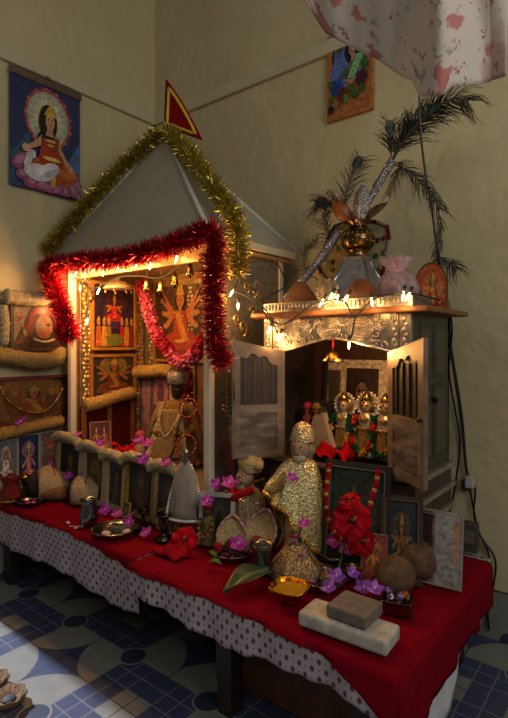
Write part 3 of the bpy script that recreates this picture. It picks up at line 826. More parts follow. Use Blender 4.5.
# goddess poster on the left wall
r = thing('poster', 'shiny poster of a lady with a white swan pinned on the left wall', 'poster', (.03, -.785, 2.035), PI / 2)
W, H = .405, .605
mb = MB(); mb.box((0, .002, H / 2), (W, .003, H), hx('#31406b'))
ops = [('r', 0, 0, 1, 1, '#2a3257'), ('r', 0, .0, 1, .3, '#33446a'), ('p', [(.7, .2), (1, .55), (1, .2)], '#485e86'), ('p', [(0, .25), (.25, .5), (.3, .2)], '#35566a'),
       ('e', .52, .66, .33, .27, '#a65348'), ('e', .52, .66, .295, .24, '#9fa08e'), ('e', .52, .66, .2, .17, '#c3b98c')]
ops += rays(.52, .66, .16, .29, 22, '#c9c6a6', .8)
for i in range(26):
    g = 2 * PI * i / 26; ops.append(('e', .52 + .32 * math.cos(g), .66 + .262 * math.sin(g), .022, .015, '#b8604f' if i % 2 else '#8d3d3d'))
for x, z, rt in ((.12, .22, .8), (.2, .12, .4), (.3, .06, .2), (.86, .2, -.8), (.8, .11, -.5), (.7, .05, -.2), (.93, .12, -1), (.6, .04, 0), (.45, .04, 0), (.9, .05, -.7)):
    ops.append(('e', x, z, .14, .055, '#8d4a66', rt, '#8d4a66')); ops.append(('e', x, z + .01, .09, .03, '#a5708a', rt, '#a5708a'))
ops += [('e', .6, .2, .34, .12, '#a34b26'), ('e', .72, .25, .2, .08, '#b8602c', -.4, '#b8602c'), ('p', [(.36, .24), (.74, .24), (.66, .5), (.42, .5)], '#963722'), ('p', [(.55, .22), (.62, .22), (.6, .06), (.54, .05)], '#c99a35'),
        ('e', .5, .62, .13, .16, '#1b1413'), ('p', [(.36, .5), (.44, .56), (.42, .4), (.33, .4)], '#1b1413'),
        ('p', [(.41, .5), (.34, .44), (.2, .36), (.22, .33), (.4, .4)], '#b98762'), ('p', [(.66, .5), (.7, .4), (.84, .27), (.8, .24), (.64, .4)], '#b98762'), ('e', .83, .255, .04, .03, '#c69a74'), ('e', .19, .34, .05, .035, '#c69a74'),
        ('p', [(.46, .5), (.58, .5), (.56, .58), (.49, .58)], '#b98762'), ('e', .525, .63, .065, .075, '#c09069'), ('p', [(.44, .68), (.61, .68), (.57, .74), (.525, .78), (.48, .74)], '#c8a040'),
        ('e', .5, .65, .012, .007, '#181010'), ('e', .55, .65, .012, .007, '#181010'), ('e', .525, .595, .018, .006, '#8d2a25'), ('e', .525, .675, .009, .009, '#a01818'), ('e', .53, .46, .08, .012, '#d0aa50'), ('e', .53, .42, .05, .01, '#d0aa50'), ('e', .55, .3, .13, .018, '#d0aa50'),
        ('e', .36, .15, .2, .075, '#b9babb'), ('p', [(.2, .12), (.16, .2), (.2, .3), (.3, .32), (.33, .28), (.28, .26), (.25, .2), (.3, .14)], '#c4c4c2'), ('e', .27, .31, .05, .025, '#c4c4c2'), ('p', [(.2, .3), (.13, .28), (.2, .285)], '#c77a34'), ('e', .5, .2, .16, .05, '#cfcfcb', .5, '#cfcfcb'), ('e', .54, .17, .13, .03, '#a5a7ad', .5, '#a5a7ad'), ('e', .265, .315, .008, .006, '#111111')]
art(mb, W, H, ops, 0, .0002); mb.build('sheet', 'poster', r)
MB().box((0, -.004, H - .012), (W + .012, .012, .036), hx('#5d4a3a'), .003).build('hanging_strip', 'wood', r)
mb = MB(); mb.tube(bez([(-.02, -.008, H + .0), (0, -.012, H + .025), (.02, -.008, H + .0), (.03, -.01, H - .02)], 12), .0025, hx('#30271f'), 5); mb.build('hanging_cord', 'matte', r)

# painted plaque on the right wall
r = thing('painted_plaque', 'painted wooden plaque of a woman in a green sari on the right wall', 'plaque', (1.458, -.012, 2.322))
W, H = .25, .43
MB().box((0, 0, H / 2), (W, .022, H), hx('#a5602c'), .004).build('board', 'wood', r)
ops = [('r', .01, .01, .99, .99, '#a0602e'), ('e', .32, .7, .22, .24, '#151821'), ('e', .34, .68, .19, .3, '#4d5c94'), ('e', .3, .52, .24, .2, '#5566a0'), ('p', [(.2, .78), (.32, .95), (.36, .8), (.3, .74)], '#4d3a2a'), ('e', .42, .9, .06, .07, '#6a7ab0'),
       ('e', .6, .74, .2, .17, '#15171a'), ('p', [(.42, .4), (.86, .4), (.82, .62), (.66, .68), (.5, .6)], '#5d7028'), ('p', [(.46, .42), (.62, .42), (.86, .66), (.66, .68)], '#6fae74'), ('p', [(.42, .42), (.46, .42), (.66, .68), (.62, .68)], '#7b2526'), ('p', [(.84, .4), (.8, .4), (.82, .64), (.86, .64)], '#7b2526'),
       ('p', [(.55, .6), (.65, .62), (.63, .72), (.56, .7)], '#a9795f'), ('e', .57, .76, .075, .085, '#a9795f'), ('e', .6, .82, .08, .05, '#15171a'), ('e', .53, .77, .012, .006, '#171311'), ('e', .55, .72, .02, .006, '#7d2d28'),
       ('p', [(.4, .42), (.5, .34), (.8, .4), (.78, .45), (.52, .4)], '#a9795f'), ('e', .76, .44, .06, .05, '#5c6aa8')]
for cx_, cz_, rr, c1, c2 in ((.22, .35, .15, '#1d4fa0', '#14356e'), (.35, .25, .12, '#7a2626', '#4d1818'), (.8, .37, .13, '#4b2033', '#331726')):
    for i in range(12):
        g = 2 * PI * i / 12; ops.append(('e', cx_ + rr * .6 * math.cos(g), cz_ + rr * .45 * math.sin(g), rr * .45, rr * .16, c1 if i % 2 else c2, g, c1 if i % 2 else c2))
    ops.append(('e', cx_, cz_, rr * .25, rr * .17, c2))
for cx_, cz_, g in ((.1, .4, 2), (.12, .22, 4.2), (.45, .18, 5), (.62, .22, 4.4), (.7, .2, 5), (.56, .3, .4), (.88, .55, 1.6), (.92, .48, 1.4), (.84, .25, 5.2), (.42, .48, 1)):
    ops.append(('e', cx_, cz_, .1, .03, '#2f6a34' if cz_ < .3 else '#3c5a2c', g, '#3f7a40' if int(cx_ * 100) % 2 else '#33592c'))
ops += [('e', .1, .1, .07, .05, '#14151a'), ('p', [(.04, .04), (.2, .08), (.1, .12)], '#14151a'), ('e', .3, .11, .035, .035, '#4c4a30'), ('e', .9, .12, .04, .02, '#8a5a2c')]
art(mb := MB(), W * .94, H * .96, ops, -.0115, .0002); X = TR((0, 0, .008)); mb.v = [X @ p for p in mb.v]; mb.build('painting', 'print', r)

# floral cloth hanging close to the camera, upper right, over a line
yc = -1.42
def ctop(u): return at(u, 0, 'y', yc)
pts = {}
def hem(u):
    tab = ((300, -6), (312, 12), (325, 33), (350, 47), (375, 58), (395, 72), (405, 79), (412, 80), (420, 97), (440, 96), (446, 92), (450, 87), (480, 84), (503, 79), (512, 76))
    for (a, va), (b, vb) in zip(tab, tab[1:]):
        if a <= u <= b: return va + (vb - va) * (u - a) / (b - a)
    return tab[-1][1]
mb = MB()
def fc(u, v):
    uu = 300 + 212 * u - (6 * u * v if u > .9 else 0); ph = hem(300 + 212 * u); vv = -150 + (ph + 150) * v
    k = .03 * math.sin(u * 9 + 2 * v) * (.4 + .6 * v) + .01 * math.sin(u * 23 - 3 * v) + (.05 * math.exp(-((u - .62) / .1) ** 2)) - .03 * math.exp(-((u - .45) / .06) ** 2)
    return at(uu, vv, 'y', yc - k * 1.0)
mb.grid(fc, 90, 40, hx('#d8cfc2'), uvfn=lambda u, v: (u * .55, v * .5))
o = mb.build('floral_cloth', 'floral', None, solid=.002)
tag(o, 'pale floral printed cloth hanging down at the upper right in front of the wall', 'cloth')
pA = at(296, -152, 'y', yc); pB = at(530, -152, 'y', yc)
mb = MB(); mb.tube([pA - Vector((.7, 0, -.02)), pA, pB, pB + Vector((.6, 0, .02))], .004, hx('#3c3a36'), 6)
tag(mb.build('clothes_line', 'matte'), 'thin cord above the picture edge from which the floral cloth hangs', 'cord')

# black cables down the right wall
def cable(label, pts, r=.004, col='#15161a'):
    mb = MB(); mb.tube(bez(pts, 70), r, hx(col), 6); return tag(mb.build('power_cable', 'gloss'), label, 'cable')
c1 = [at(u, v, 'y', y) for u, v, y in ((414, -120, -.02), (416, -40, -.15), (419, 50, -.38), (420, 120, -.4), (425, 170, -.36), (432, 210, -.33), (437, 250, -.3), (443, 290, -.2), (447, 330, -.1), (455, 380, -.06), (462, 430, -.03), (466, 470, -.02), (472, 500, -.02), (478, 530, -.02), (489, 555, -.02), (491, 590, -.02), (487, 600, -.02), (489, 630, -.022))]
cable('black cable from the floral cloth past the cabinet down to the floor', c1, .0042)
c2 = [at(u, v, 'y', y) for u, v, y in ((448, 300, -.12), (452, 330, -.1), (449, 370, -.08), (455, 410, -.06), (460, 440, -.05), (456, 480, -.04), (451, 508, -.05), (449, 516, -.06))]
cable('black cable beside the cabinet hanging down behind the leaning wrapped picture', c2, .004)
c3 = [at(u, v, 'y', y) for u, v, y in ((449, 308, -.1), (451, 345, -.07), (459, 395, -.03), (463, 425, -.02), (467, 470, -.016), (475, 487, -.016), (474, 515, -.016), (480, 535, -.016), (494, 556, -.016), (495, 575, -.016), (488, 612, -.02))]
cable('black twin cable twisting against the right wall below the cabinet board', c3, .0042)
r = thing('plug_adapter', 'small white plug adapter hanging on the cables by the right wall', 'adapter', at(470, 482, 'y', -.03))
MB().box((0, 0, 0), (.035, .03, .05), hx('#a8a49a'), .005).build('housing', 'gloss', r); MB().box((-.024, 0, -.012), (.016, .026, .04), hx('#22211f'), .004).build('plug', 'gloss', r)
r = thing('power_box', 'small dark box standing on the table edge behind the wrapped picture', 'box', at(470, 551, 'z', .42), .1)
MB().box((0, 0, .055), (.06, .05, .11), hx('#3a352c'), .006).build('housing', 'matte', r); MB().box((0, -.027, .06), (.04, .004, .05), hx('#59523f'), .002).build('panel', 'matte', r)

# ------------------------------------------------------------------ left wall pictures with brocade garlands
def lq(uL, uR, vT, vB, x): return quad(uL, uR, vT, vB, 'x', x)
b, w_, h_ = lq(9, 64, 304, 351, .03)
framed('framed_print', 'dark framed print of a red-veiled face, uppermost beside the left shrine post', 'picture', b, PI / 2, w_, h_, .018, '#3a2a1c',
       [('r', 0, 0, 1, 1, '#3f2b1c'), ('p', [(0, .05), (0, 1), (.35, 1)], '#7c6a55'), ('p', [(.05, .1), (.4, .8), (.46, .7), (.2, .1)], '#5e4424'), ('e', .62, .6, .33, .46, '#7c1218'), ('p', [(.3, 0), (.95, 0), (.9, .5), (.4, .5)], '#2e211a'),
        ('e', .62, .55, .23, .36, '#16110e'), ('e', .62, .52, .18, .3, '#74472f'), ('e', .54, .57, .06, .035, '#2a1713'), ('e', .7, .57, .06, .035, '#2a1713'), ('e', .62, .44, .03, .06, '#83533a'), ('e', .62, .34, .06, .025, '#7c2420'), ('e', .62, .7, .03, .06, '#b01a22'), ('e', .62, .86, .12, .07, '#8d1a1f')] +
       [('e', .42 + .04 * i, .22 - .06 * math.sin(PI * i / 10), .018, .03, '#b9a878') for i in range(11)] + [('e', .12 + .02 * i, .8 - .08 * i, .03, .05, ('#a8672c', '#8d1f1c', '#8f8a74')[i % 3]) for i in range(7)])
roll('brocade_garland', 'silvery brocade roll lying along the top of the red-veiled face print', [at(4, 296, 'x', .05), at(25, 299, 'x', .05), at(45, 298, 'x', .05), at(61, 297, 'x', .05)], .045, '#a89a7c')
roll('brocade_garland', 'silvery brocade strip hanging down the left side of the red-veiled face print', [at(2, 305, 'x', .05), at(4, 325, 'x', .05), at(3, 345, 'x', .05)], .032, '#8f8a70')
roll('brocade_garland', 'thick brocade roll sagging under the red-veiled face print', [at(-8, 354, 'x', .06), at(12, 357, 'x', .065), at(35, 361, 'x', .065), at(55, 359, 'x', .06), at(64, 352, 'x', .05)], .05, '#8b7648')
b, w_, h_ = lq(-12, 66, 376, 424, .03)
framed('framed_print', 'wide dark brown framed print under the sagging brocade roll at the left wall', 'picture', b, PI / 2, w_, h_, .016, '#571018',
       [('r', 0, 0, 1, 1, '#2c1d10'), ('e', .5, .5, .52, .75, '#50361a'), ('e', .5, .5, .44, .66, '#614520')] + folk(None, None, '#7a5230', '#6e2f18', '#8a6a2c', '#8a6a2c', .55, .1, .95, 2, .8, '#5e3a20') + [('e', .28, .45, .1, .3, '#5d3c1c'), ('e', .8, .42, .1, .3, '#4c3420'), ('e', .28, .7, .05, .1, '#7a5230'), ('e', .8, .68, .05, .1, '#7a5230')])
mb = MB(); beads(mb, bez([at(-2, 384, 'x', .058), at(8, 400, 'x', .06), at(25, 411, 'x', .06), at(42, 412, 'x', .06), at(55, 402, 'x', .06), at(63, 388, 'x', .058)], 60), .0055, [hx('#9c7a35'), hx('#c09a4c')])
tag(mb.build('bead_chain', 'brass'), 'gold bead chain draped across the wide dark brown print', 'necklace')
roll('brocade_garland', 'gold brocade roll lying above the strip of three small portraits', [at(-10, 436, 'x', .06), at(10, 432, 'x', .065), at(30, 427, 'x', .065), at(48, 423, 'x', .065), at(62, 421, 'x', .06)], .036, '#a2813f')
for uL, uR, vT, vB, lab, ops in (
        (-6, 17, 440, 489, 'small print of an old bearded man in white, leftmost of the three', portrait('#5f6468', '#8a6a58', '#b3aca4', '#9c9690', '#c9c5bf')),
        (17, 39, 434, 486, 'small print of a seated pink-robed goddess, middle of the three', folk('#232a52', '#7c6a70', '#b58a74', '#a4524f', '#bd8a80', '#b89a5c', .5, .08, 1.05, 1, .5)),
        (39, 61, 431, 484, 'small print of a pink-veiled woman, rightmost of the three', portrait('#6a5c50', '#8d6450', '#a0606a', '#7d4552', None, '#a55a68'))):
    b, w_, h_ = lq(uL, uR, vT, vB, .035)
    framed('small_print', lab, 'picture', b, PI / 2, w_, h_, .006, '#8c8678', ops, .008, 'paper', 'three small portraits on the left wall')

# ------------------------------------------------------------------ inside the pavilion
FZ = .578
xi = SX0 + .03
b, w_, h_ = quad(90, 135, 283, 350, 'x', xi)
ops = [('r', 0, 0, 1, 1, '#2b2038'), ('e', .55, .62, .3, .3, '#4a2a30'), ('p', [(.5, .4), (.9, .75), (.95, .4)], '#30203c')]
ops += folk(None, None, '#c07a40', '#b3202a', '#c8452c', '#c59a3c', .5, .42, .55, 2, .7, '#9c3a30')
for x, c in ((.12, '#b5602a'), (.25, '#b8862c'), (.36, '#8d7a34'), (.68, '#b01f2a'), (.8, '#c08a30'), (.92, '#7d2f2a')):
    ops += [('p', [(x - .07, .02), (x + .07, .02), (x + .05, .34), (x - .05, .34)], c), ('e', x, .4, .04, .05, '#b07848'), ('p', [(x - .04, .43), (x + .04, .43), (x, .5)], '#c59a3c')]
ops += [('e', .52, .12, .2, .1, '#6a7030'), ('r', .42, .3, .62, .42, '#3c2a50')]
framed('framed_print', 'gold framed print of a red-robed group, upper picture on the shrine side wall', 'picture', b, PI / 2, w_, h_, .016, '#a8702a', ops)
b, w_, h_ = quad(89, 135, 354, 398, 'x', xi)
framed('framed_print', 'gold framed print of a haloed figure, lower picture on the shrine side wall', 'picture', b, PI / 2, w_, h_, .016, '#9a6527',
       folk('#33301f', '#7d6434', '#8a5a30', '#6d3420', '#94702c', '#a5823a', .5, .1, 1.1, 3, .8, '#6a4030'))
roll('brocade_garland', 'gold brocade roll under the haloed figure print inside the pavilion', [at(85, 405, 'x', xi + .03), at(100, 402, 'x', xi + .035), at(118, 396, 'x', xi + .035), at(134, 392, 'x', xi + .03)], .042, '#b8954c')
b, w_, h_ = quad(80, 134, 404, 445, 'x', xi + .005)
r = thing('cloth_board', 'dark red cloth-covered board below the brocade roll inside the pavilion', 'board', b, PI / 2)
MB().box((0, 0, h_ / 2), (w_, .012, h_), hx('#4d1510'), .003).build('board', 'cloth', r)
for sx in (-1, 0, 1): MB().box((sx * w_ * .45, -.01, h_ / 2), (.03, .012, h_), hx('#7a4a22'), .003).build('batten', 'wood', r)
b = at(101, 441, 'x', .25)
r = framed('small_print', 'small red and gold card of two figures propped on the pavilion floor at left', 'picture', (b.x, b.y, FZ + .003), (math.radians(-8), 0, 1.2), .115, .205, .006, '#9c6a2a',
       [('r', 0, 0, 1, 1, '#5d1414'), ('r', .05, .05, .95, .45, '#b07f3c')] + folk(None, None, '#b8804c', '#a8241c', '#c59a3c', '#c8a040', .3, .4, .6, 1, .7) + folk(None, None, '#b8804c', '#a8241c', '#c59a3c', '#c8a040', .7, .4, .6, 1, .7), .008)
# back wall pictures
yb = SY1 - .016
b, w_, h_ = quad(156, 205, 277, 362, 'y', yb)
framed('framed_print', 'large gold framed print of a many-armed figure behind the pink garland', 'picture', b, 0, w_ * 1.02, h_, .016, '#9a6a2c',
       folk('#43301f', '#6d5030', '#c07c48', '#a83a24', '#c8862c', '#d0a345', .55, .08, 1.15, 4, .8, '#8a3a2c'))
b = at(152, 415, 'y', -.27)
bx, w_, h_ = quad(134, 172, 366, 408, 'y', -.27)
framed('framed_print', 'pink print in a cream frame under a gold brocade roll at the pavilion back', 'picture', (bx.x, -.27, FZ), (math.radians(-3), 0, 0), w_, bx.z + h_ - FZ, .02, '#b59f74',
       [('r', 0, 0, 1, 1, '#5d4650'), ('r', .15, .3, .4, .95, '#93707c'), ('r', .5, .55, .9, .95, '#9d6f80'), ('r', .1, .05, .95, .3, '#7a5a4a'), ('e', .7, .7, .1, .14, '#6a4052')])
roll('brocade_garland', 'gold brocade roll draped over the pink print at the pavilion back', [at(135, 372, 'y', -.29), at(150, 371, 'y', -.3), at(164, 370, 'y', -.3), at(172, 372, 'y', -.29)], .042, '#c1a058')

# pink flower garland
path = bez([at(142, 284, 'x', xi + .05), at(147, 305, 'y', -.42), at(155, 330, 'y', -.44), at(167, 350, 'y', -.45), at(181, 362, 'y', -.45), at(194, 356, 'y', -.45), at(204, 340, 'y', -.46)], 60)
mb = MB(); L = 0
for i, p in enumerate(path):
    red = (24 <= i <= 32) or i < 5 or 52 < i
    for k in range(13):
        d = rdir(); rr = .031
        mb.ell(p + d * rr, (.012, .012, .009), hx(random.choice(['#8d1426', '#a31c30'] if red else ['#c0506a', '#d07a8c', '#b64460'])), 6, 4)
mb.tube(path, .026, hx('#a83a52'), 8)
tag(mb.build('flower_garland', 'petal'), 'pink and red flower garland looping inside the pavilion', 'garland')
mb = MB()
for i, p in enumerate(bez([at(184, 362, 'y', -.36), at(187, 380, 'y', -.33), at(188, 404, 'y', -.31)], 20)):
    for k in range(10): mb.ell(p + rdir() * .026, (.011, .011, .009), hx(random.choice(['#8d1426', '#a83040', '#b8586a'])), 6, 4)
tag(mb.build('flower_tassel', 'petal'), 'red flower tassel hanging below the pink garland', 'garland')

# brass parasol lamp and row of bells
p = at(118, 286, 'x', .36)
r = thing('brass_parasol', 'brass domed parasol hanging in front of the red-robed group print', 'ornament', p)
MB().lathe([(.075, -.018), (.08, -.012), (.066, .006), (.04, .022), (.012, .03), (.006, .05), (0, .055)], hx('#b8a284'), 26).build('dome', 'silverware', r)
MB().tube([(0, 0, .05), (0, 0, EZ - .03 - p.z)], .0025, hx('#6a5030'), 5).build('chain', 'brass', r)
for k in range(7):
    g = 2 * PI * k / 7; MB().ell((.07 * math.cos(g), .07 * math.sin(g), -.03), (.006, .006, .01), hx('#b88a44'), 6, 5).build('pendant', 'brass', r)
def bell(p, s, par):
    MB().lathe([(.02 * s, 0), (.017 * s, .006 * s), (.012 * s, .03 * s), (.012 * s, .045 * s), (.005 * s, .05 * s), (.003 * s, .06 * s)], hx('#b8924a'), 12, c=p).ell(Vector(p) - Vector((0, 0, .008 * s)), .007 * s, hx('#2c2016'), 6, 5).build('bell', 'brass', par)
r = thing('bell_string', 'string of small brass bells and knotted cords across the pavilion front', 'bell string', (0, 0, 0))
ya = SY0 + .05
sp = bez([at(74, 272, 'y', ya), at(90, 288, 'y', ya), at(104, 284, 'y', ya), at(120, 277, 'y', ya), at(140, 276, 'y', ya), at(160, 278, 'y', ya), at(178, 268, 'y', ya), at(203, 250, 'y', ya)], 60)
MB().tube(sp, .0045, hx('#241f16'), 6).build('cord', 'matte', r)
for u, v in ((78, 300), (91, 300), (147, 290), (161, 292), (175, 285), (176, 262), (190, 275)):
    q = at(u, v, 'y', ya); bell((q.x, q.y, q.z), 1.0, r); MB().tube([(q.x, q.y, q.z + .058), (q.x, q.y, q.z + .11)], .0018, hx('#5a4a30'), 4).build('bell_cord', 'matte', r)

# main statue
p = at(178, 452, 'y', -.42); p.z = FZ + .002
r = thing('deity_statue', 'robed statue with silver turban and bead necklaces under the pink garland', 'statue', p, .35); r.scale = (1.0, 1.0, 1.12)
mb = MB()
X = TR((0, 0, 0))
mb.lathe([(.13, 0), (.135, .03), (.115, .08), (.085, .16), (.075, .22), (.085, .26), (.06, .295), (.028, .31), (.024, .325)], hx('#8a6a2f'), 28, sy=.75, fn=lambda g, t: 1 + .04 * math.sin(9 * g) * (1 - t))
head(mb, (0, -.01, .35), .04, hx('#3c2c22'))
for sg in (-1, 1): mb.tube(bez([(sg * .075, 0, .265), (sg * .115, -.02, .2), (sg * .08, -.09, .16), (sg * .03, -.115, .17)], 10), [.026, .026, .026, .025, .024, .022, .02, .018, .017, .016, .014], hx('#8a6a2f'), 8)
mb.build('body', 'zari', r)
mb = MB(); mb.lathe([(.045, 0), (.058, .012), (.055, .03), (.06, .042), (.052, .06), (.03, .07), (0, .073)], hx('#9c968a'), 20, c=(0, 0, .372)); mb.build('turban', 'glitter', r)
mb = MB(); mb.grid(lambda u, v: ((u - .5) * (.1 + .16 * v), -.075 - .06 * v + .02 * math.cos((u - .5) * PI) * -1, .27 - .25 * v), 12, 12, hx('#8a7448')); mb.build('robe_front', 'zari', r, solid=.003)
for k, (wd, dp) in enumerate(((.05, .11), (.06, .17))):
    mb = MB(); beads(mb, bez([(-wd, -.06, .29), (-wd * .95, -.11, .22), (0 - .01, -.125, .29 - dp - .03), (wd * .95, -.11, .22), (wd, -.06, .29)], 34), .006, [hx('#c9b892'), hx('#b59f74')]); mb.build('necklace', 'gloss', r)
for sx2, c2 in ((-.05, '#b3a488'), (.055, '#a89878')):
    mb = MB(); mb.grid(lambda u, v, sx2=sx2: (sx2 + .06 * sx2 / .05 * v + (u - .5) * .03, -.088 - .055 * v + .004 * math.sin(20 * v), .24 - .21 * v), 4, 14, hx(c2)); mb.build('lace_band', 'zari', r, solid=.003)
mb = MB(); beads(mb, bez([(.045, -.07, .27), (.06, -.125, .18), (.05, -.145, .1), (.03, -.15, .06), (.075, -.14, .06)], 26), .0065, [hx('#1c1614'), hx('#3a2c20')]); mb.build('black_beads', 'gloss', r)
mb = MB(); mb.tube([(.135 * math.cos(PI + PI * k / 20), .1 * math.sin(PI + PI * k / 20), .02) for k in range(21)], .012, [hx('#8a1a20'), hx('#a8823a')], 8); mb.build('hem_trim', 'zari', r)
mb = MB(); mb.tube(bez([(-.08, -.02, .29), (-.11, -.06, .2), (-.15, -.05, .08)], 12), .02, hx('#8f7a4a'), 8); mb.tube(bez([(.08, -.02, .29), (.12, -.04, .2), (.16, -.03, .06)], 12), .022, hx('#7d5a2c'), 8); mb.build('stole', 'zari', r)
def bangle(u, v, y, rad, lab, col):
    q = at(u, v, 'y', y); mb = MB()
    mb.tube([(rad * math.cos(2 * PI * k / 24), .02 * math.sin(2 * PI * k / 24 + 1), rad * math.sin(2 * PI * k / 24)) for k in range(25)], .005, [hx(col), hx('#b08a3c')], 6)
    for k in range(24): mb.ell((rad * math.cos(2 * PI * k / 24), .02 * math.sin(2 * PI * k / 24 + 1), rad * math.sin(2 * PI * k / 24)), .0065, hx(col), 6, 4)
    tag(mb.build('bangle', 'gloss', None, q), lab, 'bangle')
bangle(188, 408, -.47, .046, 'red and gold bangle ring hanging beside the statue shoulder', '#8d1a20')
bangle(186, 446, -.56, .05, 'red beaded bangle leaning at the foot of the statue, the lower one', '#8d1a20')
# little doll with pink scarf
p = at(140, 446, 'y', -.5); p.z = FZ + .002
r = thing('doll', 'small doll with a pink headscarf sitting left of the main statue', 'doll', p, .3)
mb = MB(); mb.lathe([(.05, 0), (.052, .02), (.04, .07), (.03, .1), (.015, .115), (.01, .12)], hx('#a58a74'), 18, sy=.8); head(mb, (0, -.004, .135), .02, hx('#4a2c20')); mb.build('body', 'cloth', r)
mb = MB(); mb.lathe([(.034, .105), (.03, .13), (.026, .155), (.012, .167), (0, .169)], hx('#b04a60'), 16, c=(0, .006, 0), sy=.9); mb.build('headscarf', 'cloth', r)
r = thing('cloth_fan', 'pink scalloped tray of folded cloth in front of the main statue', 'tray', at(162, 449, 'y', -.58) * 1)
r.location.z = FZ + .002
MB().lathe([(.05, 0), (.085, .015), (.115, .05), (.11, .052), (.06, .02), (0, .012)], hx('#a3645c'), 30, fn=lambda g, t: 1 + .06 * math.cos(10 * g), sy=.7).build('tray', 'zari', r)
p = at(124, 457, 'y', -.71); p.z += .008
mb = MB(); rs = random.Random(3)
for k in range(8):
    g = k * .8; 
    mb.grid(lambda u, v, g=g: ((.015 + .065 * v) * math.cos(g + (u - .5) * .9), (.015 + .03 * v) * math.sin(g + (u - .5) * .9), .012 + .045 * math.sin(v * 2.2) * (.6 + .4 * math.sin(g * 2)) + .008 * math.sin(u * 9)), 5, 5, hx('#b0101c'))
mb.ell((0, 0, .02), (.045, .028, .022), hx('#9c0d18'), 12, 8)
tag(mb.build('red_bow', 'cloth', None, p), 'bright red crumpled cloth bow on the pavilion floor edge at left', 'cloth')
mb = MB(); mb.grid(lambda u, v: (at(148, 460, 'y', -.66).x + (u - .5) * .42, -.69 + v * .14, FZ + .003 + .004 * math.sin(u * 20) * math.sin(v * 9)), 30, 8, hx('#8a0f16')); tag(mb.build('red_runner', 'cloth', solid=.002), 'red cloth runner along the front edge of the pavilion floor', 'cloth')
b = at(171, 466, 'y', -.64)
framed('small_print', 'tiny gold framed photo leaning below the statue beside the white dress', 'picture', (b.x, -.66, FZ + .002), (math.radians(-12), 0, .3), .06, .065, .006, '#a5782f', [('r', 0, 0, 1, 1, '#55606a'), ('e', .35, .5, .15, .25, '#2c2a2c'), ('e', .65, .5, .15, .28, '#8a7a70')], .008)

# ------------------------------------------------------------------ row of small garlanded frames in front of the pavilion
yr = -.765
rowd = ((57, 83, 438, 500, 'leftmost small frame of the front row, gold brocade over it', '#241b14', '#1d1a16'), (83, 107, 447, 508, 'second small frame from the left in the front row, oval gold print', '#3f3420', '#6a5222'), (106, 127, 456, 515, 'third small frame from the left in the front row, dark portrait', '#3a3440', '#25222b'), (126, 156, 459, 521, 'widest gold-edged small frame in the front row, dark print', '#2c2a22', '#3c3a33'), (154, 181, 467, 524, 'rightmost small frame of the front row, behind the white dress', '#332e2a', '#4a4440'))
for k, (u0, u1, v0, v1, lab, bgc, fig) in enumerate(rowd):
    a = at(u0, v0, 'y', yr); c = at(u1, v0, 'y', yr); zt = at((u0 + u1) / 2, v0, 'y', yr).z
    ops = [('r', 0, 0, 1, 1, bgc), ('e', .5, .5, .32, .36, fig), ('e', .5, .62, .12, .13, '#6e5240'), ('e', .5, .3, .22, .2, '#57432f'), ('r', .05, .02, .95, .1, '#4f432c')]
    w_ = (c.x - a.x) * .97
    framed('garlanded_photo', lab, 'picture', ((a.x + c.x) / 2, yr, TOP + .003), (math.radians(-4), 0, 0), w_, zt - TOP - .01, .024 if k != 3 else .018, '#c2b189' if k != 3 else '#b08a34', ops, .02, 'zari', 'row of small garlanded frames')
    x0, x1 = (a.x + c.x) / 2 - w_ / 2, (a.x + c.x) / 2 + w_ / 2; z = zt + .008
    roll('brocade_garland', ('pale brocade roll lying on the leftmost small frame', 'pale brocade roll lying on the oval gold print frame', 'pale brocade roll lying on the dark portrait frame', 'pale brocade roll lying on the widest gold-edged frame', 'pale brocade roll lying on the frame behind the white dress')[k],
         [(x0 - .012, yr - .02, z - .022), (x0 + w_ * .25, yr - .022, z + .004), ((x0 + x1) / 2, yr - .024, z + .004), (x1 - w_ * .2, yr - .022, z), (x1 + .008, yr - .02, z - .026)], .026, '#bdb089')
for u, v, w_, h_, lab in ((127, 512, .06, .07, 'tiny gold card leaning before the widest frame of the row'), (164, 519, .06, .085, 'tiny gold framed card leaning before the rightmost frame of the row'), (176, 523, .05, .07, 'tiny blue card leaning beside the foot of the white dress')):
    b = at(u, v + 6, 'y', -.80)
    framed('small_print', lab, 'picture', (b.x, -.81, TOP + .003), (math.radians(-10), 0, 0), w_, h_, .006, '#a88a3c', [('r', 0, 0, 1, 1, '#4c4630' if u != 176 else '#2a3350'), ('e', .5, .45, .25, .32, '#8a7034'), ('e', .5, .72, .12, .12, '#6d5040')], .007)

# ------------------------------------------------------------------ left table offerings
def plate(u, v, rad, label, h=.018, col='#8f8d88', dz=0):
    r = thing('steel_plate', label, 'plate', at(u, v, 'z', TOP) + Vector((0, 0, .003 + dz)))
    MB().lathe([(0, .0), (rad * .78, .0), (rad * .84, .006), (rad * .97, h), (rad, h + .001), (rad * .98, h + .004), (rad * .83, .008), (rad * .78, .003), (0, .003)], hx(col), 40).build('dish', 'steel', r)
    return r
plate(30, 504, .068, 'small round steel plate at the left end of the table')
for k, (u, v) in enumerate(((28, 502), (33, 503), (36, 500))):
    mb = MB(); mb.grid(lambda q, s: ((q - .5) * .035, (s - .5) * .02, .004 * math.sin(q * 5) + .003), 5, 4, hx('#a0307c')); tag(mb.build('fallen_petal', 'petal', None, at(u, v, 'z', TOP + .012), (rv(.2), rv(.2), rv(3))), 'purple petal lying in the small steel plate at the left end', 'petal', 'petals in the small plate')
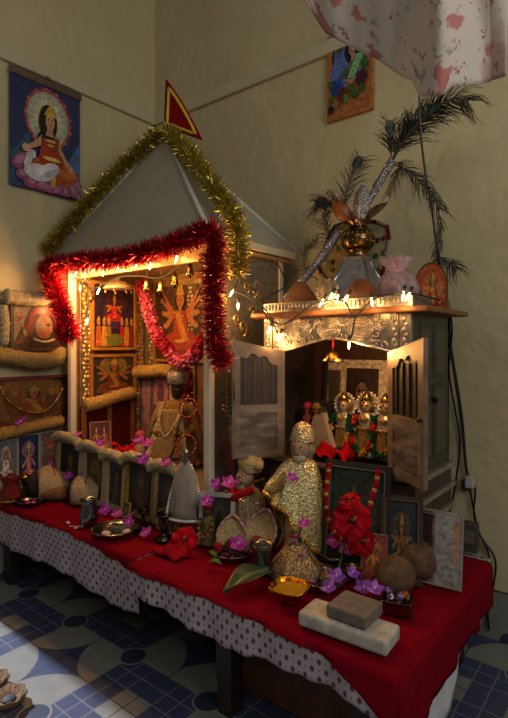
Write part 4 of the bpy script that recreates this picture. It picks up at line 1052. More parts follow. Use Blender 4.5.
# red and gold wrapped figurine at the left end
p = at(11, 502, 'z', TOP); r = thing('figurine', 'small figurine wrapped in red and gold cloth at the left table end', 'figurine', p, .4); r.scale = (.85, .85, 1.0)
MB().lathe([(.045, 0), (.05, .03), (.036, .09), (.024, .115), (.026, .13), (.01, .145), (0, .147)], hx('#6a120c'), 20, fn=lambda g, t: 1 + .1 * math.sin(5 * g + 3 * t)).build('robe', 'zari', r)
MB().grid(lambda u, v: ((.052 + .01 * math.sin(8 * v)) * math.cos(u * 3.3 + 3.2), (.052 + .01 * math.sin(8 * v)) * math.sin(u * 3.3 + 3.2), .01 + .13 * v), 14, 10, hx('#74160c')).build('veil', 'zari', r, solid=.002)
MB().tube([(.058 * math.cos(a / 10 * 3.3 + 3.2), .058 * math.sin(a / 10 * 3.3 + 3.2), .015) for a in range(11)], .004, hx('#c79a3c'), 5).build('gold_hem', 'glitter', r)
p = at(24, 497, 'z', TOP); r = thing('brass_cage', 'little brass openwork stand behind the small steel plate', 'stand', p)
MB().lathe([(.04, 0), (.042, .008), (0, .009)], hx('#a07c34'), 16).build('base', 'brass', r)
for k in range(6):
    g = 2 * PI * k / 6; MB().tube([(.035 * math.cos(g), .035 * math.sin(g), .006), (.037 * math.cos(g + .3), .037 * math.sin(g + .3), .05), (.03 * math.cos(g), .03 * math.sin(g), .1)], .003, hx('#b08a3c'), 5).build('rod', 'brass', r)
MB().lathe([(.034, .1), (.03, .112), (.01, .12), (0, .128)], hx('#a07c34'), 16).build('cap', 'brass', r)
# coconuts wrapped in cream brocade
def bundle(u, v, lab, s, yaw, sx):
    p = at(u, v, 'z', TOP); r = thing('coconut_offering', lab, 'offering', p + Vector((0, 0, .002)), yaw)
    MB().ell((0, -.02 * s, .062 * s), (.062 * s, .075 * s, .06 * s), hx('#3a2016'), 18, 12, fn=lambda d: 1 + .05 * math.sin(6 * d.x + 4 * d.z)).build('coconut', 'husk', r)
    mb = MB()
    mb.grid(lambda a, b: ((.075 + .012 * math.sin(4 * b + 3 * a)) * s * math.cos(PI * (a - .05) * 1.1), (-.055 + .13 * b) * s, .012 + (.105 + .02 * math.sin(5 * b)) * s * max(0, math.sin(PI * (a * 1.0))) ** .7), 18, 12, hx('#b59d78')); mb.build('brocade_wrap', 'zari', r, solid=.004)
    MB().tube([((.079) * s * math.cos(PI * a / 12), .012 * s, .013 + .122 * s * math.sin(PI * a / 12) ** .7) for a in range(13)], .0035, hx('#7d4a26'), 5).build('cord', 'cloth', r)
bundle(50, 496, 'coconut wrapped in cream brocade behind the small plate, the left one', 1.15, -.4, 1)
bundle(86, 502, 'coconut wrapped in cream brocade behind the steel pot, the right one', 1.0, -.85, 1)
p = at(66, 500, 'z', TOP); r = thing('betel_cone', 'brown dried husk wedge lying between the two wrapped coconuts', 'husk', p + Vector((0, 0, .002)), .9)
MB().ell((0, 0, .032), (.1, .034, .03), hx('#6d4a26'), 16, 10, fn=lambda d: 1 - .3 * d.x).build('husk', 'husk', r); MB().ell((.05, -.012, .05), (.035, .02, .028), hx('#5d1218'), 10, 8).build('red_mark', 'husk', r)
def lota(u, v, R, H, lab, col='#85837f'):
    r = thing('steel_pot', lab, 'pot', at(u, v, 'z', TOP) + Vector((0, 0, .002)))
    MB().lathe([(0, 0), (R * .8, 0), (R * .95, H * .12), (R, H * .35), (R * .93, H * .6), (R * .74, H * .82), (R * .74, H * .88), (R, H), (R * .97, H * 1.005), (R * .7, H * .87), (R * .88, H * .6), (R * .94, H * .35), (R * .7, H * .06), (0, H * .05)], hx(col), 32).build('vessel', 'steel', r)
    MB().lathe([(R * .99, -.001), (R * 1.015, 0), (R * .99, .001)], hx(col), 32, c=(0, 0, H * .35)).build('rim_line', 'steel', r)
lota(89, 525, .04, .112, 'squat steel pot standing on the left red cloth behind the oval plate')
r = plate(115, 534, .095, 'wide oval steel plate on the left red cloth holding a grey block', .022)
p = at(118, 531, 'z', TOP + .01)
r = thing('sweet_block', 'grey square block of offering lying in the wide steel plate', 'offering', p, .3); MB().box((0, 0, .013), (.07, .05, .024), hx('#5b564e'), .004).build('block', 'stone', r); MB().box((0, 0, .0262), (.05, .032, .002), hx('#3c3a38'), .0005).build('top_film', 'gloss', r)
for k, (u, v) in enumerate(((106, 535), (126, 533))):
    mb = MB(); mb.ell((0, 0, .008), (.022, .016, .008), hx('#b8a59a'), 9, 6, fn=lambda d: 1 + .15 * math.sin(9 * d.x)); tag(mb.build('sweet', 'stone', None, at(u, v, 'z', TOP + .008)), ('pale crumbled sweet at the left rim of the wide steel plate', 'pale crumbled sweet right of the grey block in the wide plate')[k], 'sweet')
for k, (u, v) in enumerate(((68, 523), (73, 527), (77, 528), (80, 527))):
    mb = MB(); mb.grid(lambda q, s: ((q - .5) * .03, (s - .5) * .014, .003 + .003 * math.sin(q * 6)), 5, 3, hx('#b9a0b4')); tag(mb.build('fallen_petal', 'petal', None, at(u, v, 'z', TOP + .001), (0, 0, k * 1.1)), 'pale petal scattered on the red cloth left of the steel pot', 'petal', 'pale petals by the steel pot')
# small lamp stand near cloth joint
def lampstand(u, v, s, lab, col='#3f3a34'):
    r = thing('lamp_stand', lab, 'oil lamp', at(u, v, 'z', TOP) + Vector((0, 0, .003)))
    MB().lathe([(.035 * s, 0), (.036 * s, .006 * s), (.012 * s, .016 * s), (.009 * s, .03 * s), (.016 * s, .04 * s), (.008 * s, .05 * s), (.008 * s, .07 * s), (.026 * s, .085 * s), (.028 * s, .094 * s), (.02 * s, .09 * s), (0, .086 * s)], hx(col), 20).build('stand', 'steel', r)
    MB().lathe([(.006 * s, .086 * s), (.005 * s, .105 * s), (0, .115 * s)], hx('#2a1d14'), 8).build('wick', 'matte', r)
lampstand(143, 532, .95, 'small dark metal lamp stand right of the wide steel plate')
lampstand(164, 540, 1.1, 'dark metal lamp stand beside the left red hibiscus', '#4a4640')
# yarn chain (pink thread) between flowers
mb = MB(); beads(mb, bez([at(124, 518, 'z', TOP + .02), at(132, 514, 'z', TOP + .03), at(142, 508, 'z', TOP + .03), at(150, 505, 'z', TOP + .03)], 22), .006, [hx('#a8607c'), hx('#8c4a66')]); tag(mb.build('thread_garland', 'cloth'), 'thin pink thread garland in front of the widest small frame', 'garland')

# white dress lamp
p = at(186, 530, 'y', -.81)
r = thing('dressed_lamp', 'silver lamp dressed in a white lace-edged gown in the middle of the table', 'lamp', (p.x, -.81, TOP + .003), .4); r.scale = (.88, .88, .92)
H0 = .09
MB().lathe([(.05, 0), (.052, .012), (.02, .03), (.014, .06), (.024, .09), (.014, .11), (.014, H0 + .24), (.02, H0 + .262), (.012, H0 + .275), (.016, H0 + .285), (.011, H0 + .3), (0, H0 + .303)], hx('#a4a09a'), 20).build('stem', 'steel', r)
mb = MB(); mb.lathe([(.085, H0), (.08, H0 + .04), (.073, H0 + .1), (.062, H0 + .16), (.044, H0 + .205), (.022, H0 + .235), (.018, H0 + .252)], hx('#8f877a'), 56, sy=.6, fn=lambda g, t: 1 + .05 * (1 - t) * math.sin(7 * g + 2) + .025 * (1 - t * .5) * math.sin(15 * g)); mb.build('gown', 'cloth', r)
mb = MB()
for sg in (-1, 1):
    for k in range(18):
        t = k / 17; mb.ell((sg * (.088 - .062 * t ** 1.6), -.02 * (1 - t), H0 + .23 * t), (.007, .008, .008), hx('#d5cec9'), 6, 4)
for k in range(24): g = PI + PI * k / 23; mb.ell((.086 * math.cos(g), .053 * math.sin(g), H0), (.008, .008, .007), hx('#d5cec9'), 6, 4)
mb.build('lace_trim', 'cloth', r)
# grey framed photo
a = at(199, 538, 'z', TOP); b = at(234, 538, 'z', TOP)
framed('framed_photo', 'grey-white framed dark photo leaning behind the flower figure, centre', 'picture', (at(216, 536, 'y', -.79).x, -.79, TOP + .003), (math.radians(-9), 0, .42), .145, .2, .016, '#a5a29c', [('r', 0, 0, 1, 1, '#2e2b2a'), ('e', .55, .5, .25, .35, '#3d3833'), ('e', .55, .7, .1, .12, '#4a423b')], .012, 'paint')
# figure with flowers (dark idol)
p = at(208, 545, 'z', TOP)
r = thing('idol', 'small dark garlanded idol in front of the grey framed photo', 'idol', p + Vector((0, 0, .003)), .3)
mb = MB(); mb.lathe([(.035, 0), (.038, .012), (.03, .02), (.034, .05), (.028, .09), (.03, .1), (.012, .112), (.009, .118)], hx('#6d6238'), 18, sy=.8); head(mb, (0, -.003, .132), .018, hx('#6d3a28')); mb.build('body', 'zari', r)
MB().lathe([(.02, .142), (.022, .15), (.012, .162), (0, .17)], hx('#7a2a1e'), 12).build('crown', 'zari', r)
mb = MB(); beads(mb, bez([(-.028, -.012, .1), (-.022, -.034, .06), (0, -.04, .04), (.022, -.034, .06), (.028, -.012, .1)], 16), .006, [hx('#7d2424'), hx('#8a7a3c')]); mb.build('garland', 'petal', r)
for sg, g in ((1, .5), (1, 1.1), (-1, 2.3)):
    MB().grid(lambda u, v: (.03 * sg + .02 * sg * v + .02 * (u - .5) * math.sin(PI * v), .01 - .01 * v, .02 + .13 * v), 4, 8, hx('#33452a')).build('leaf', 'petal', r)
hibiscus(at(184, 540, 'z', TOP + .05), 'large red hibiscus lying at the joint of the two red cloths', .052, (math.radians(50), math.radians(5), .5))
mb = MB(); mb.grid(lambda u, v: (at(172, 554, 'z', TOP).x + (u - .5) * .14, at(172, 554, 'z', TOP).y + (v - .5) * .08, TOP + .006 + .028 * math.sin(PI * u) * math.sin(PI * v) + .006 * math.sin(13 * u + 5 * v)), 14, 10, hx('#8d0a16')); tag(mb.build('red_scarf', 'cloth', solid=.003), 'crumpled red scarf below the large red hibiscus', 'cloth')

# bearded figurine with gold turban
p = at(250, 534, 'z', TOP); r = thing('figurine', 'bearded figurine with a gold turban and cream shawl between the two shrines', 'figurine', (at(249, 520, 'y', -.66).x, -.66, TOP + .003), -.1)
mb = MB(); mb.lathe([(.085, 0), (.09, .03), (.082, .09), (.07, .15), (.062, .18), (.04, .205), (.022, .215), (.019, .23)], hx('#b3a07c'), 28, sy=.85, fn=lambda g, t: 1 + .04 * math.sin(8 * g + 5 * t))
head(mb, (-.006, -.016, .246), .042, hx('#a98570'), None, '#b0a79c', (-.25, -1)); mb.build('body', 'glitter', r)
mb = MB(); mb.lathe([(.036, 0), (.048, .01), (.046, .026), (.052, .04), (.044, .062), (.024, .08), (0, .086)], hx('#c4ab70'), 24, c=(.002, .008, .268), fn=lambda g, t: 1 + .09 * math.sin(6 * g + 9 * t)); mb.ell((.05, .0, .305), (.026, .02, .02), hx('#c4ab70'), 10, 6); mb.build('turban', 'zari', r)
mb = MB(); mb.tube(bez([(-.05, -.035, .205), (-.02, -.075, .17), (.02, -.078, .2), (.055, -.03, .215)], 14), .015, hx('#94141c'), 8); mb.build('collar', 'cloth', r)
mb = MB(); mb.tube(bez([(-.055, -.06, .17), (-.05, -.085, .1), (-.03, -.088, .04)], 10), .02, hx('#c2b391'), 8); mb.build('shawl_fold', 'glitter', r)

# leaf-shaped paper offerings
def leafcup(u, v, s, lab, yaw, c='#c4ab78', edge='#a8707c', lean=0):
    r = thing('paper_cone', lab, 'offering', at(u, v, 'z', TOP) + Vector((0, 0, .003)), (lean, 0, yaw))
    def fn(a, b):
        w_ = .045 * math.sin(PI * (.12 + .85 * b)) ** .8; x = (a - .5) * 2 * w_
        return (x * s, (-.02 - .018 * ((a - .5) * 2) ** 2 + .035 * b) * s, .1 * b * s + .002)
    MB().grid(fn, 12, 14, hx(c)).build('leaf_shell', 'zari', r, solid=.004)
    pts = [Vector(fn(0, k / 12)) for k in range(13)] + [Vector(fn(1, 1 - k / 12)) for k in range(13)]
    MB().tube(pts, .0042 * s, [hx(edge), hx('#b89a8c')], 6).build('pink_border', 'cloth', r)
    MB().ell((0, -.03 * s, .02 * s), (.02 * s, .018 * s, .02 * s), hx('#7d3036'), 9, 6).build('filling', 'husk', r)
leafcup(233, 549, 1.25, 'gold leaf-shaped paper cone with pink border behind the chilli plate', .5)
leafcup(262, 552, 1.5, 'gold leaf-shaped paper cone with pink border behind the steel tumbler', .1, '#c8b07c', lean=-.25)
leafcup(278, 545, 1.2, 'gold leaf-shaped paper cone holding greens, beside the gold cloak', -.2, '#8f8450')
# plate of dried chillies
plate(233, 556, .085, 'steel plate heaped with dark red dried berries', .02)
rs = random.Random(9); c0 = at(233, 556, 'z', TOP)
for k in range(46):
    a = rs.uniform(0, 2 * PI); rr = .068 * math.sqrt(rs.random()); lay = .012 + .014 * rs.random() * (1 - rr / .08)
    X = Euler((rs.uniform(-.4, .4), rs.uniform(-.4, .4), rs.uniform(0, 6))).to_matrix().to_4x4()
    mb = MB(); mb.tube(bez([(-.014, 0, 0), (0, .004, .003), (.014, 0, 0)], 6), [.003, .006, .007, .007, .006, .004, .002], hx(rs.choice(['#4a141c', '#5d1a22', '#3a1620'])), 6, X)
    o = mb.build('dried_berry', 'gloss', None, c0 + Vector((rr * math.cos(a), rr * math.sin(a), lay + .004))); tag(o, 'dark red dried berry lying in the steel plate behind the tumbler', 'berry', 'dried berries heaped in the steel plate')
mb = MB(); mb.ell((0, 0, .02), (.018, .018, .02), hx('#8a1220'), 10, 8); tag(mb.build('red_bud', 'petal', None, at(218, 553, 'z', TOP + .02)), 'round red flower bud at the left of the berry plate', 'flower')
for k, (u, v, g) in enumerate(((215, 560, 2.5), (222, 567, 3.6))):
    mb = MB(); mb.grid(lambda a, b: (.055 * b, .018 * math.sin(PI * b) * (a - .5) * 2, .008 + .015 * math.sin(PI * b)), 4, 8, hx('#4d6a2c')); tag(mb.build('green_leaf', 'petal', None, at(u, v, 'z', TOP + .008), (0, 0, g)), ('small green leaf poking out left of the berry plate', 'small green leaf hanging in front of the berry plate')[k], 'leaf')
# tumbler
p = at(262, 573, 'z', TOP); r = thing('steel_tumbler', 'steel tumbler full of water behind the betel leaf', 'tumbler', p + Vector((0, 0, .002)))
MB().lathe([(0, 0), (.028, 0), (.03, .01), (.032, .08), (.04, .1), (.0385, .101), (.03, .08), (.028, .012), (0, .01)], hx('#7c7a76'), 30).build('cup', 'steel', r); MB().lathe([(.033, .092), (0, .092)], hx('#2e3234'), 24).build('water', 'gloss', r)
# betel leaf
t0 = at(224, 597, 'z', TOP); t1 = at(270, 578, 'z', TOP); lv_ = t0 - t1; p = (t0 + t1) / 2; LL = lv_.xy.length
r = thing('betel_leaf', 'dark green betel leaf lying on the right red cloth', 'leaf', (p.x, p.y, TOP + .006), math.atan2(lv_.y, lv_.x))
MB().grid(lambda a, b: (-LL / 2 + LL * b, .052 * (math.sin(PI * min(1, b ** .62 * .97 + .01)) ** .85) * (a - .5) * 2, .014 + .016 * math.sin(4 * b) + .03 * abs(a - .5) + .008 * math.sin(9 * b) * (a - .5)), 10, 18, lambda a, b: hx('#33452c') if abs(a - .5) > .06 else hx('#566a46')).build('blade', 'gloss', r, solid=.0015)
MB().tube([(-LL / 2, 0, .014), (-LL / 2 - .03, .006, .01)], .0025, hx('#5b6a3c'), 5).build('stalk', 'matte', r)
# brass bowl
p = at(290, 600, 'z', TOP); r = thing('brass_bowl', 'square brass bowl holding yellow turmeric water at the table front', 'bowl', p + Vector((0, 0, .002)), .2)
sq = lambda g, t: 1 + .1 * t * math.cos(4 * g + PI)
MB().lathe([(0, 0), (.036, 0), (.05, .014), (.062, .04), (.064, .042), (.06, .043), (.046, .018), (0, .008)], hx('#b98a26'), 48, fn=lambda g, t: 1 + .07 * math.cos(4 * g + PI)).build('bowl', 'brass', r); MB().lathe([(.052, .03), (0, .03)], hx('#a87a10'), 40, fn=lambda g, t: 1 + .07 * math.cos(4 * g + PI)).build('turmeric_water', 'gloss', r)

# large seated figurine in gold cloak
p = at(306, 563, 'z', TOP)
r = thing('figurine', 'large bearded figurine in a sparkling gold cloak at the centre of the table', 'figurine', (1.60, -.66, TOP + .003), .585); r.scale = (1.0, 1.0, .955)
skin = hx('#9c7c66')
mb = MB(); mb.lathe([(.066, 0), (.068, .05), (.056, .18), (.045, .27), (.038, .33), (.03, .36), (.024, .375), (.022, .388)], hx('#a58d5a'), 30, sy=.66, fn=lambda g, t: 1 + .04 * math.sin(9 * g) * (1 - t))
head(mb, (-.004, -.014, .418), .044, skin, None, '#a89a82', (-.4, -1))
mb.tube(bez([(-.045, -.01, .33), (-.09, -.04, .275), (-.118, -.06, .262)], 8), [.024, .024, .022, .02, .019, .018, .016, .014, .012], hx('#8a744a'), 8)
mb.build('body', 'cloth', r)
mb = MB(); mb.lathe([(.045, 0), (.049, .012), (.044, .03), (.038, .054), (.024, .074), (.01, .082), (0, .083)], hx('#c9b684'), 28, c=(.003, .004, .437), fn=lambda g, t: 1 + .03 * math.sin(7 * g + 5 * t)); mb.ell((.012, .032, .41), (.04, .026, .055), hx('#c9b684'), 14, 9); mb.build('headcloth', 'glitter', r)
def key(g, tab):
    g = (g + 2 * PI) % (2 * PI); t = g / (2 * PI) * len(tab); i = int(t) % len(tab); f = t - int(t); f = f * f * (3 - 2 * f)
    return tab[i] * (1 - f) + tab[(i + 1) % len(tab)] * f
RT_ = (.115, .095, .08, .1, .135, .105, .085, .105)      # radius at hem: right, back right, back, back left, left, front left, front, front right
ZB_ = (.015, .01, .01, .08, .245, .2, .085, .03)
def cloak(u, v):
    g = 2 * PI * u; R_ = key(g, RT_); zb = key(g, ZB_)
    rr = .036 + (R_ - .036) * v ** .55 + (.008 * math.sin(9 * g + 5 * v) + .005 * math.sin(17 * g - 4 * v)) * v
    return (rr * math.cos(g), rr * math.sin(g) * .82, .372 - (.372 - zb) * v ** 1.05 - .012 * math.sin(PI * v) * math.cos(g) ** 2 * 0)
mb = MB(); mb.grid(cloak, 84, 34, hx('#ead698')); mb.build('cloak', 'glitter', r, solid=.004)
mb = MB(); mb.tube([cloak(k / 72, 1.0) for k in range(73)], .009, [hx('#d8ac48'), hx('#b98f34')], 6); mb.build('gold_border', 'glitter', r)

# cellophane gift cone at its foot
def gift(u, v, s, lab, c1, yaw=0):
    r = thing('wrapped_offering', lab, 'offering', (1.665, -.795, TOP + .003), yaw)
    mb = MB(); mb.lathe([(.088 * s, 0), (.094 * s, .012 * s), (.08 * s, .035 * s), (.05 * s, .075 * s), (.022 * s, .11 * s), (.012 * s, .13 * s), (.02 * s, .15 * s), (.024 * s, .16 * s)], hx(c1), 36, fn=lambda g, t: 1 + .07 * math.sin(9 * g + 6 * t)); mb.build('wrap', 'glitter', r)
    mb = MB(); rs = random.Random(31)
    for k in range(46):
        g = rs.uniform(0, 2 * PI); t = rs.random(); q = .09 * (1 - t) + .02 * t; mb.ell((q * s * math.cos(g), q * s * math.sin(g), (.012 + .11 * t ** 1.3) * s), rs.uniform(.004, .009), hx(rs.choice(['#d8b04a', '#a84a7a', '#2f6a4a', '#c98aa8', '#e2cf9a'])), 6, 4)
    mb.build('sequins', 'glitter', r)
    MB().tube([(.095 * s * math.cos(2 * PI * k / 24), .095 * s * math.sin(2 * PI * k / 24), .006) for k in range(25)], .007, [hx('#c29a4c'), hx('#a84a7a'), hx('#2f6a4a')], 6).build('trim', 'glitter', r)
    MB().tube([(.014 * s * math.cos(2 * PI * k / 12), .014 * s * math.sin(2 * PI * k / 12), .13 * s) for k in range(13)], .005, hx('#8a2a50'), 6).build('ribbon', 'cloth', r)
gift(298, 568, .98, 'gold wrapped cone with pink trim at the foot of the gold cloak', '#a58a60')
mb = MB(); mb.tube(bez([(0, 0, 0), (.02, -.01, .004), (.04, .004, 0)], 8), .011, hx('#a0245c'), 8); tag(mb.build('pink_ribbon', 'cloth', None, at(294, 575, 'z', TOP + .014)), 'magenta ribbon roll before the gold wrapped cone', 'ribbon')
for k in range(8):
    mb = MB(); g = k * .8; mb.grid(lambda a, b: (.035 * b * math.cos(g) - .006 * (a - .5) * math.sin(g), .035 * b * math.sin(g) + .006 * (a - .5) * math.cos(g), .006 + .012 * math.sin(2.5 * b)), 2, 5, hx('#1f5a44')); tag(mb.build('tinsel_leaf', 'glitter', None, at(303 + (k % 4) * 3, 578 - (k // 4) * 4, 'z', TOP + .003)), 'green foil leaf scattered at the foot of the gold wrapped cone', 'leaf', 'green foil leaves by the wrapped cone')
# plate
plate(322, 584, .088, 'round steel plate behind the white stone slab', .024)
# stone slab and grey block
zs = TOP + .043
cs = [at(298, 611, 'z', zs), at(315, 597, 'z', zs), at(401, 624, 'z', zs), at(386, 643, 'z', zs)]
c0 = sum(cs, Vector()) / 4; ex = (cs[2] - cs[1] + cs[3] - cs[0]) / 2; yaw = math.atan2(ex.y, ex.x); ey = (cs[1] - cs[0] + cs[2] - cs[3]) / 2
r = thing('stone_slab', 'thick white stone slab lying at the front right of the table', 'slab', (c0.x, c0.y, TOP + .003), yaw)
MB().box((0, 0, .02), (ex.length, ey.length, .04), hx('#b5ac9e'), .008).build('slab', 'stone', r)
zb = zs + .032; cb = [at(326, 606, 'z', zb), at(345, 590, 'z', zb), at(382, 603, 'z', zb), at(367, 620, 'z', zb)]
c1_ = sum(cb, Vector()) / 4; ex = (cb[2] - cb[1] + cb[3] - cb[0]) / 2; ey = (cb[1] - cb[0] + cb[2] - cb[3]) / 2
r = thing('grinding_stone', 'small grey rough stone block resting on the white slab', 'stone', (c1_.x, c1_.y, TOP + .044), math.atan2(ex.y, ex.x))
MB().box((0, 0, .018), (ex.length, ey.length, .035), hx('#6b6157'), .006).build('block', 'stone', r)
# coconuts
def coconut(loc, s, lab, rot):
    r = thing('coconut', lab, 'coconut', loc, rot)
    MB().ell((0, 0, 0), (s, s * 1.08, s * .94), hx('#5a4029'), 26, 18, fn=lambda d: 1 + .03 * math.sin(9 * d.x + 3) * math.sin(8 * d.z) + .05 * (d.y < -.8)).build('shell', 'husk', r)
    for k in range(3):
        g = 2 * PI * k / 3 + .5; MB().ell((.3 * s * math.cos(g), -.95 * s, .3 * s * math.sin(g)), (.14 * s, .12 * s, .14 * s), hx('#20120c'), 8, 6).build('eye', 'husk', r)
    MB().ell((-.45 * s, -.78 * s, .05 * s), (.3 * s, .16 * s, .22 * s), hx('#7a2a3c'), 10, 7).build('powder_mark', 'matte', r)
q = at(395, 594, 'z', TOP); coconut(Vector((q.x, q.y + .0, TOP + .06)), .062, 'brown hairy coconut with a reddish mark, the nearer of the two', (0, 0, -.1))
q = at(411, 584, 'z', TOP); coconut(Vector((q.x, q.y + .045, TOP + .07)), .07, 'brown hairy coconut behind the nearer one, by the wrapped picture', (0, 0, .6))
# glittering little box
p = at(397, 612, 'z', TOP); r = thing('trinket_box', 'small brass-edged tray of sparkling trinkets right of the grey stone block', 'box', p + Vector((0, 0, .003)), yaw + .25)
MB().box((0, 0, .006), (.085, .07, .01), hx('#6a5a38'), .002).build('base', 'brass', r)
for c, s_ in (((0, -.034, .022), (.085, .004, .036)), ((0, .034, .022), (.085, .004, .036)), ((-.041, 0, .022), (.004, .066, .036)), ((.041, 0, .022), (.004, .066, .036))): MB().box(c, s_, hx('#6d5f3f'), .001).build('side', 'brass', r)
rs = random.Random(2)
for k in range(16):
    mb = MB(); mb.ell((rs.uniform(-.03, .03), rs.uniform(-.024, .024), .04 + rs.uniform(-.006, .012)), rs.uniform(.007, .012), hx(rs.choice(['#b8942f', '#a0507c', '#c9b8a0', '#b0662a', '#8a6aa8'])), 8, 6); o = mb.build('trinket', 'glitter'); o.location = r.location; o.rotation_euler = r.rotation_euler; tag(o, 'tiny sparkling trinket bead heaped in the brass-edged tray', 'bead', 'trinkets in the brass-edged tray')
p = at(352, 580, 'z', TOP); r = thing('brass_cup', 'small brass cup on the red cloth behind the grey stone block', 'cup', p + Vector((0, 0, .002)))
MB().lathe([(0, 0), (.022, 0), (.018, .008), (.03, .03), (.033, .04), (.031, .041), (.02, .015), (0, .01)], hx('#8d7440'), 24).build('cup', 'brass', r)
p = at(335, 566, 'z', TOP); r = thing('steel_cup', 'small steel bowl under the large upright hibiscus', 'bowl', p + Vector((0, 0, .002)))
MB().lathe([(0, 0), (.03, 0), (.05, .03), (.054, .045), (.052, .046), (.04, .018), (0, .008)], hx('#8a8782'), 28).build('bowl', 'steel', r)
# frames at the right
b = at(362, 545, 'z', TOP)
r = framed('framed_print', 'large dark framed print with a red and gold garland before the cabinet', 'picture', (1.81, -.652, TOP + .003), (math.radians(-9), 0, .12), .24, .365, .022, '#2c2620',
       [('r', 0, 0, 1, 1, '#33352c'), ('r', 0, 0, 1, .35, '#2a2a20'), ('e', .75, .6, .2, .3, '#3c4034')] + folk(None, None, '#6d5a3a', '#54462c', '#5d5030', '#6a5a34', .45, .15, .85, 2, .8, '#3f382c'), .02, lip='#6f6246')
mb = MB()
gp = bez([(1.712, -.65, .772), (1.716, -.68, .69), (1.735, -.70, .60), (1.795, -.71, .54), (1.86, -.70, .60), (1.887, -.67, .69), (1.894, -.635, .772)], 52)
beads(mb, gp, .0095, [hx('#8a1018'), hx('#a31420'), hx('#b08a44'), hx('#8a1018')]); tag(mb.build('bead_garland', 'cloth'), 'red and gold bead garland hanging over the large dark framed print', 'garland')
framed('framed_print', 'small dark framed print with a golden figure, right of the large one', 'picture', (1.975, -.64, TOP + .003), (math.radians(-12), 0, .3), .135, .275, .016, '#33261a',
       [('r', 0, 0, 1, 1, '#26262a'), ('r', 0, 0, 1, .3, '#33281c')] + folk(None, '#4c3a20', '#7a5630', '#7d5624', '#6a3420', '#8a6a30', .5, .12, .9, 2, .7, '#5a3026'), .016, lip='#6a5028')
framed('small_print', 'orange-red card of a figure leaning behind the two coconuts', 'picture', (1.905, -.70, TOP + .003), (math.radians(-12), 0, .25), .085, .155, .004, '#8d5a44',
       folk('#8a4030', '#b06a40', '#b8804c', '#b05a24', '#c8862c', '#c79a3c', .5, .08, 1.05, 1, .55), .006, 'paper')
# wrapped picture
a = at(399, 576, 'z', TOP); b = at(462, 592, 'z', TOP); d = b - a
r = framed('wrapped_picture', 'plastic-wrapped picture board leaning at the right end of the table', 'picture', ((a.x + b.x) / 2, (a.y + b.y) / 2, TOP + .003), (math.radians(-9), 0, math.atan2(d.y, d.x)), d.xy.length, .235, .006, '#8a7a6a',
           [('r', 0, 0, 1, 1, '#857669'), ('r', .07, .1, .56, .95, '#241412'), ('r', .11, .14, .52, .91, '#38191a')] + [op for op in folk(None, None, '#5a3428', '#5d2a20', '#6a4030', '#7d5a34', .3, .2, .55, 2, .8, '#4a2a24')] + [('r', .58, 0, 1, 1, '#8d8880'), ('r', .86, .3, .96, .9, '#a0704f'), ('r', .55, .0, .58, 1, '#7a5a44')], .012, 'paper')
mb = MB(); W_ = d.xy.length
mb.grid(lambda u, v: ((u * .47 + .53 - .5) * W_ * 1.02, -.016 - .004 * math.sin(9 * u + 4 * v), .001 + .236 * v), 12, 12, hx('#cccccc')); mb.build('plastic_wrap', 'film', r)
yh = -.74
hibiscus(at(352, 520, 'y', yh), 'large red hibiscus standing upright before the dark framed print', .062, (math.radians(70), math.radians(-12), .55), ('#a00414', '#62020a'))
hibiscus(at(361, 540, 'y', yh), 'dark red hibiscus just below the upright one at the dark frame', .05, (math.radians(75), 0, .9), ('#8a0412', '#540209'))
hibiscus(at(350, 501, 'y', yh), 'half closed red hibiscus at the top of the upright hibiscus stem', .035, (math.radians(35), math.radians(-25), .4))
r = thing('flower_stem', 'green flower stem standing in the small steel bowl under the upright hibiscus', 'stem', at(338, 568, 'y', yh - .02))  # stem of the upright hibiscus, as an object of its own
q0 = r.location.copy(); MB().tube(bez([(0, 0, -.01), at(345, 545, 'y', yh) - q0, at(352, 522, 'y', yh + .01) - q0, at(350, 505, 'y', yh + .01) - q0], 14), .0035, hx('#3c5228'), 6).build('stalk', 'matte', r)

bq, w_, h_ = quad(212, 238, 414, 489, 'y', -.62)
framed('framed_print', 'tall grey-framed print of a pink-robed figure between the pavilion and the cabinet door', 'picture', (bq.x + .01, -.60, TOP + .003), (math.radians(-3), 0, .15), w_ * 1.05, bq.z + h_ - TOP, .018, '#8f8880', [('r', 0, 0, 1, 1, '#2c2420'), ('r', 0, .78, 1, 1, '#8a8378'), ('p', [(.25, .05), (.75, .05), (.62, .75), (.36, .75)], '#6d2c38'), ('e', .5, .8, .1, .06, '#8a6050'), ('r', .8, 0, 1, .78, '#1c1614')], .014, 'paint')
mb = MB(); beads(mb, bez([at(229, 372, 'y', -.73), at(227, 395, 'y', -.73), at(230, 414, 'y', -.73), at(234, 398, 'y', -.73), at(233, 374, 'y', -.73)], 40), .006, [hx('#241a14'), hx('#4a3a24')])
tag(mb.build('bead_necklace', 'gloss'), 'dark bead necklace hanging beside the left cabinet door', 'necklace')
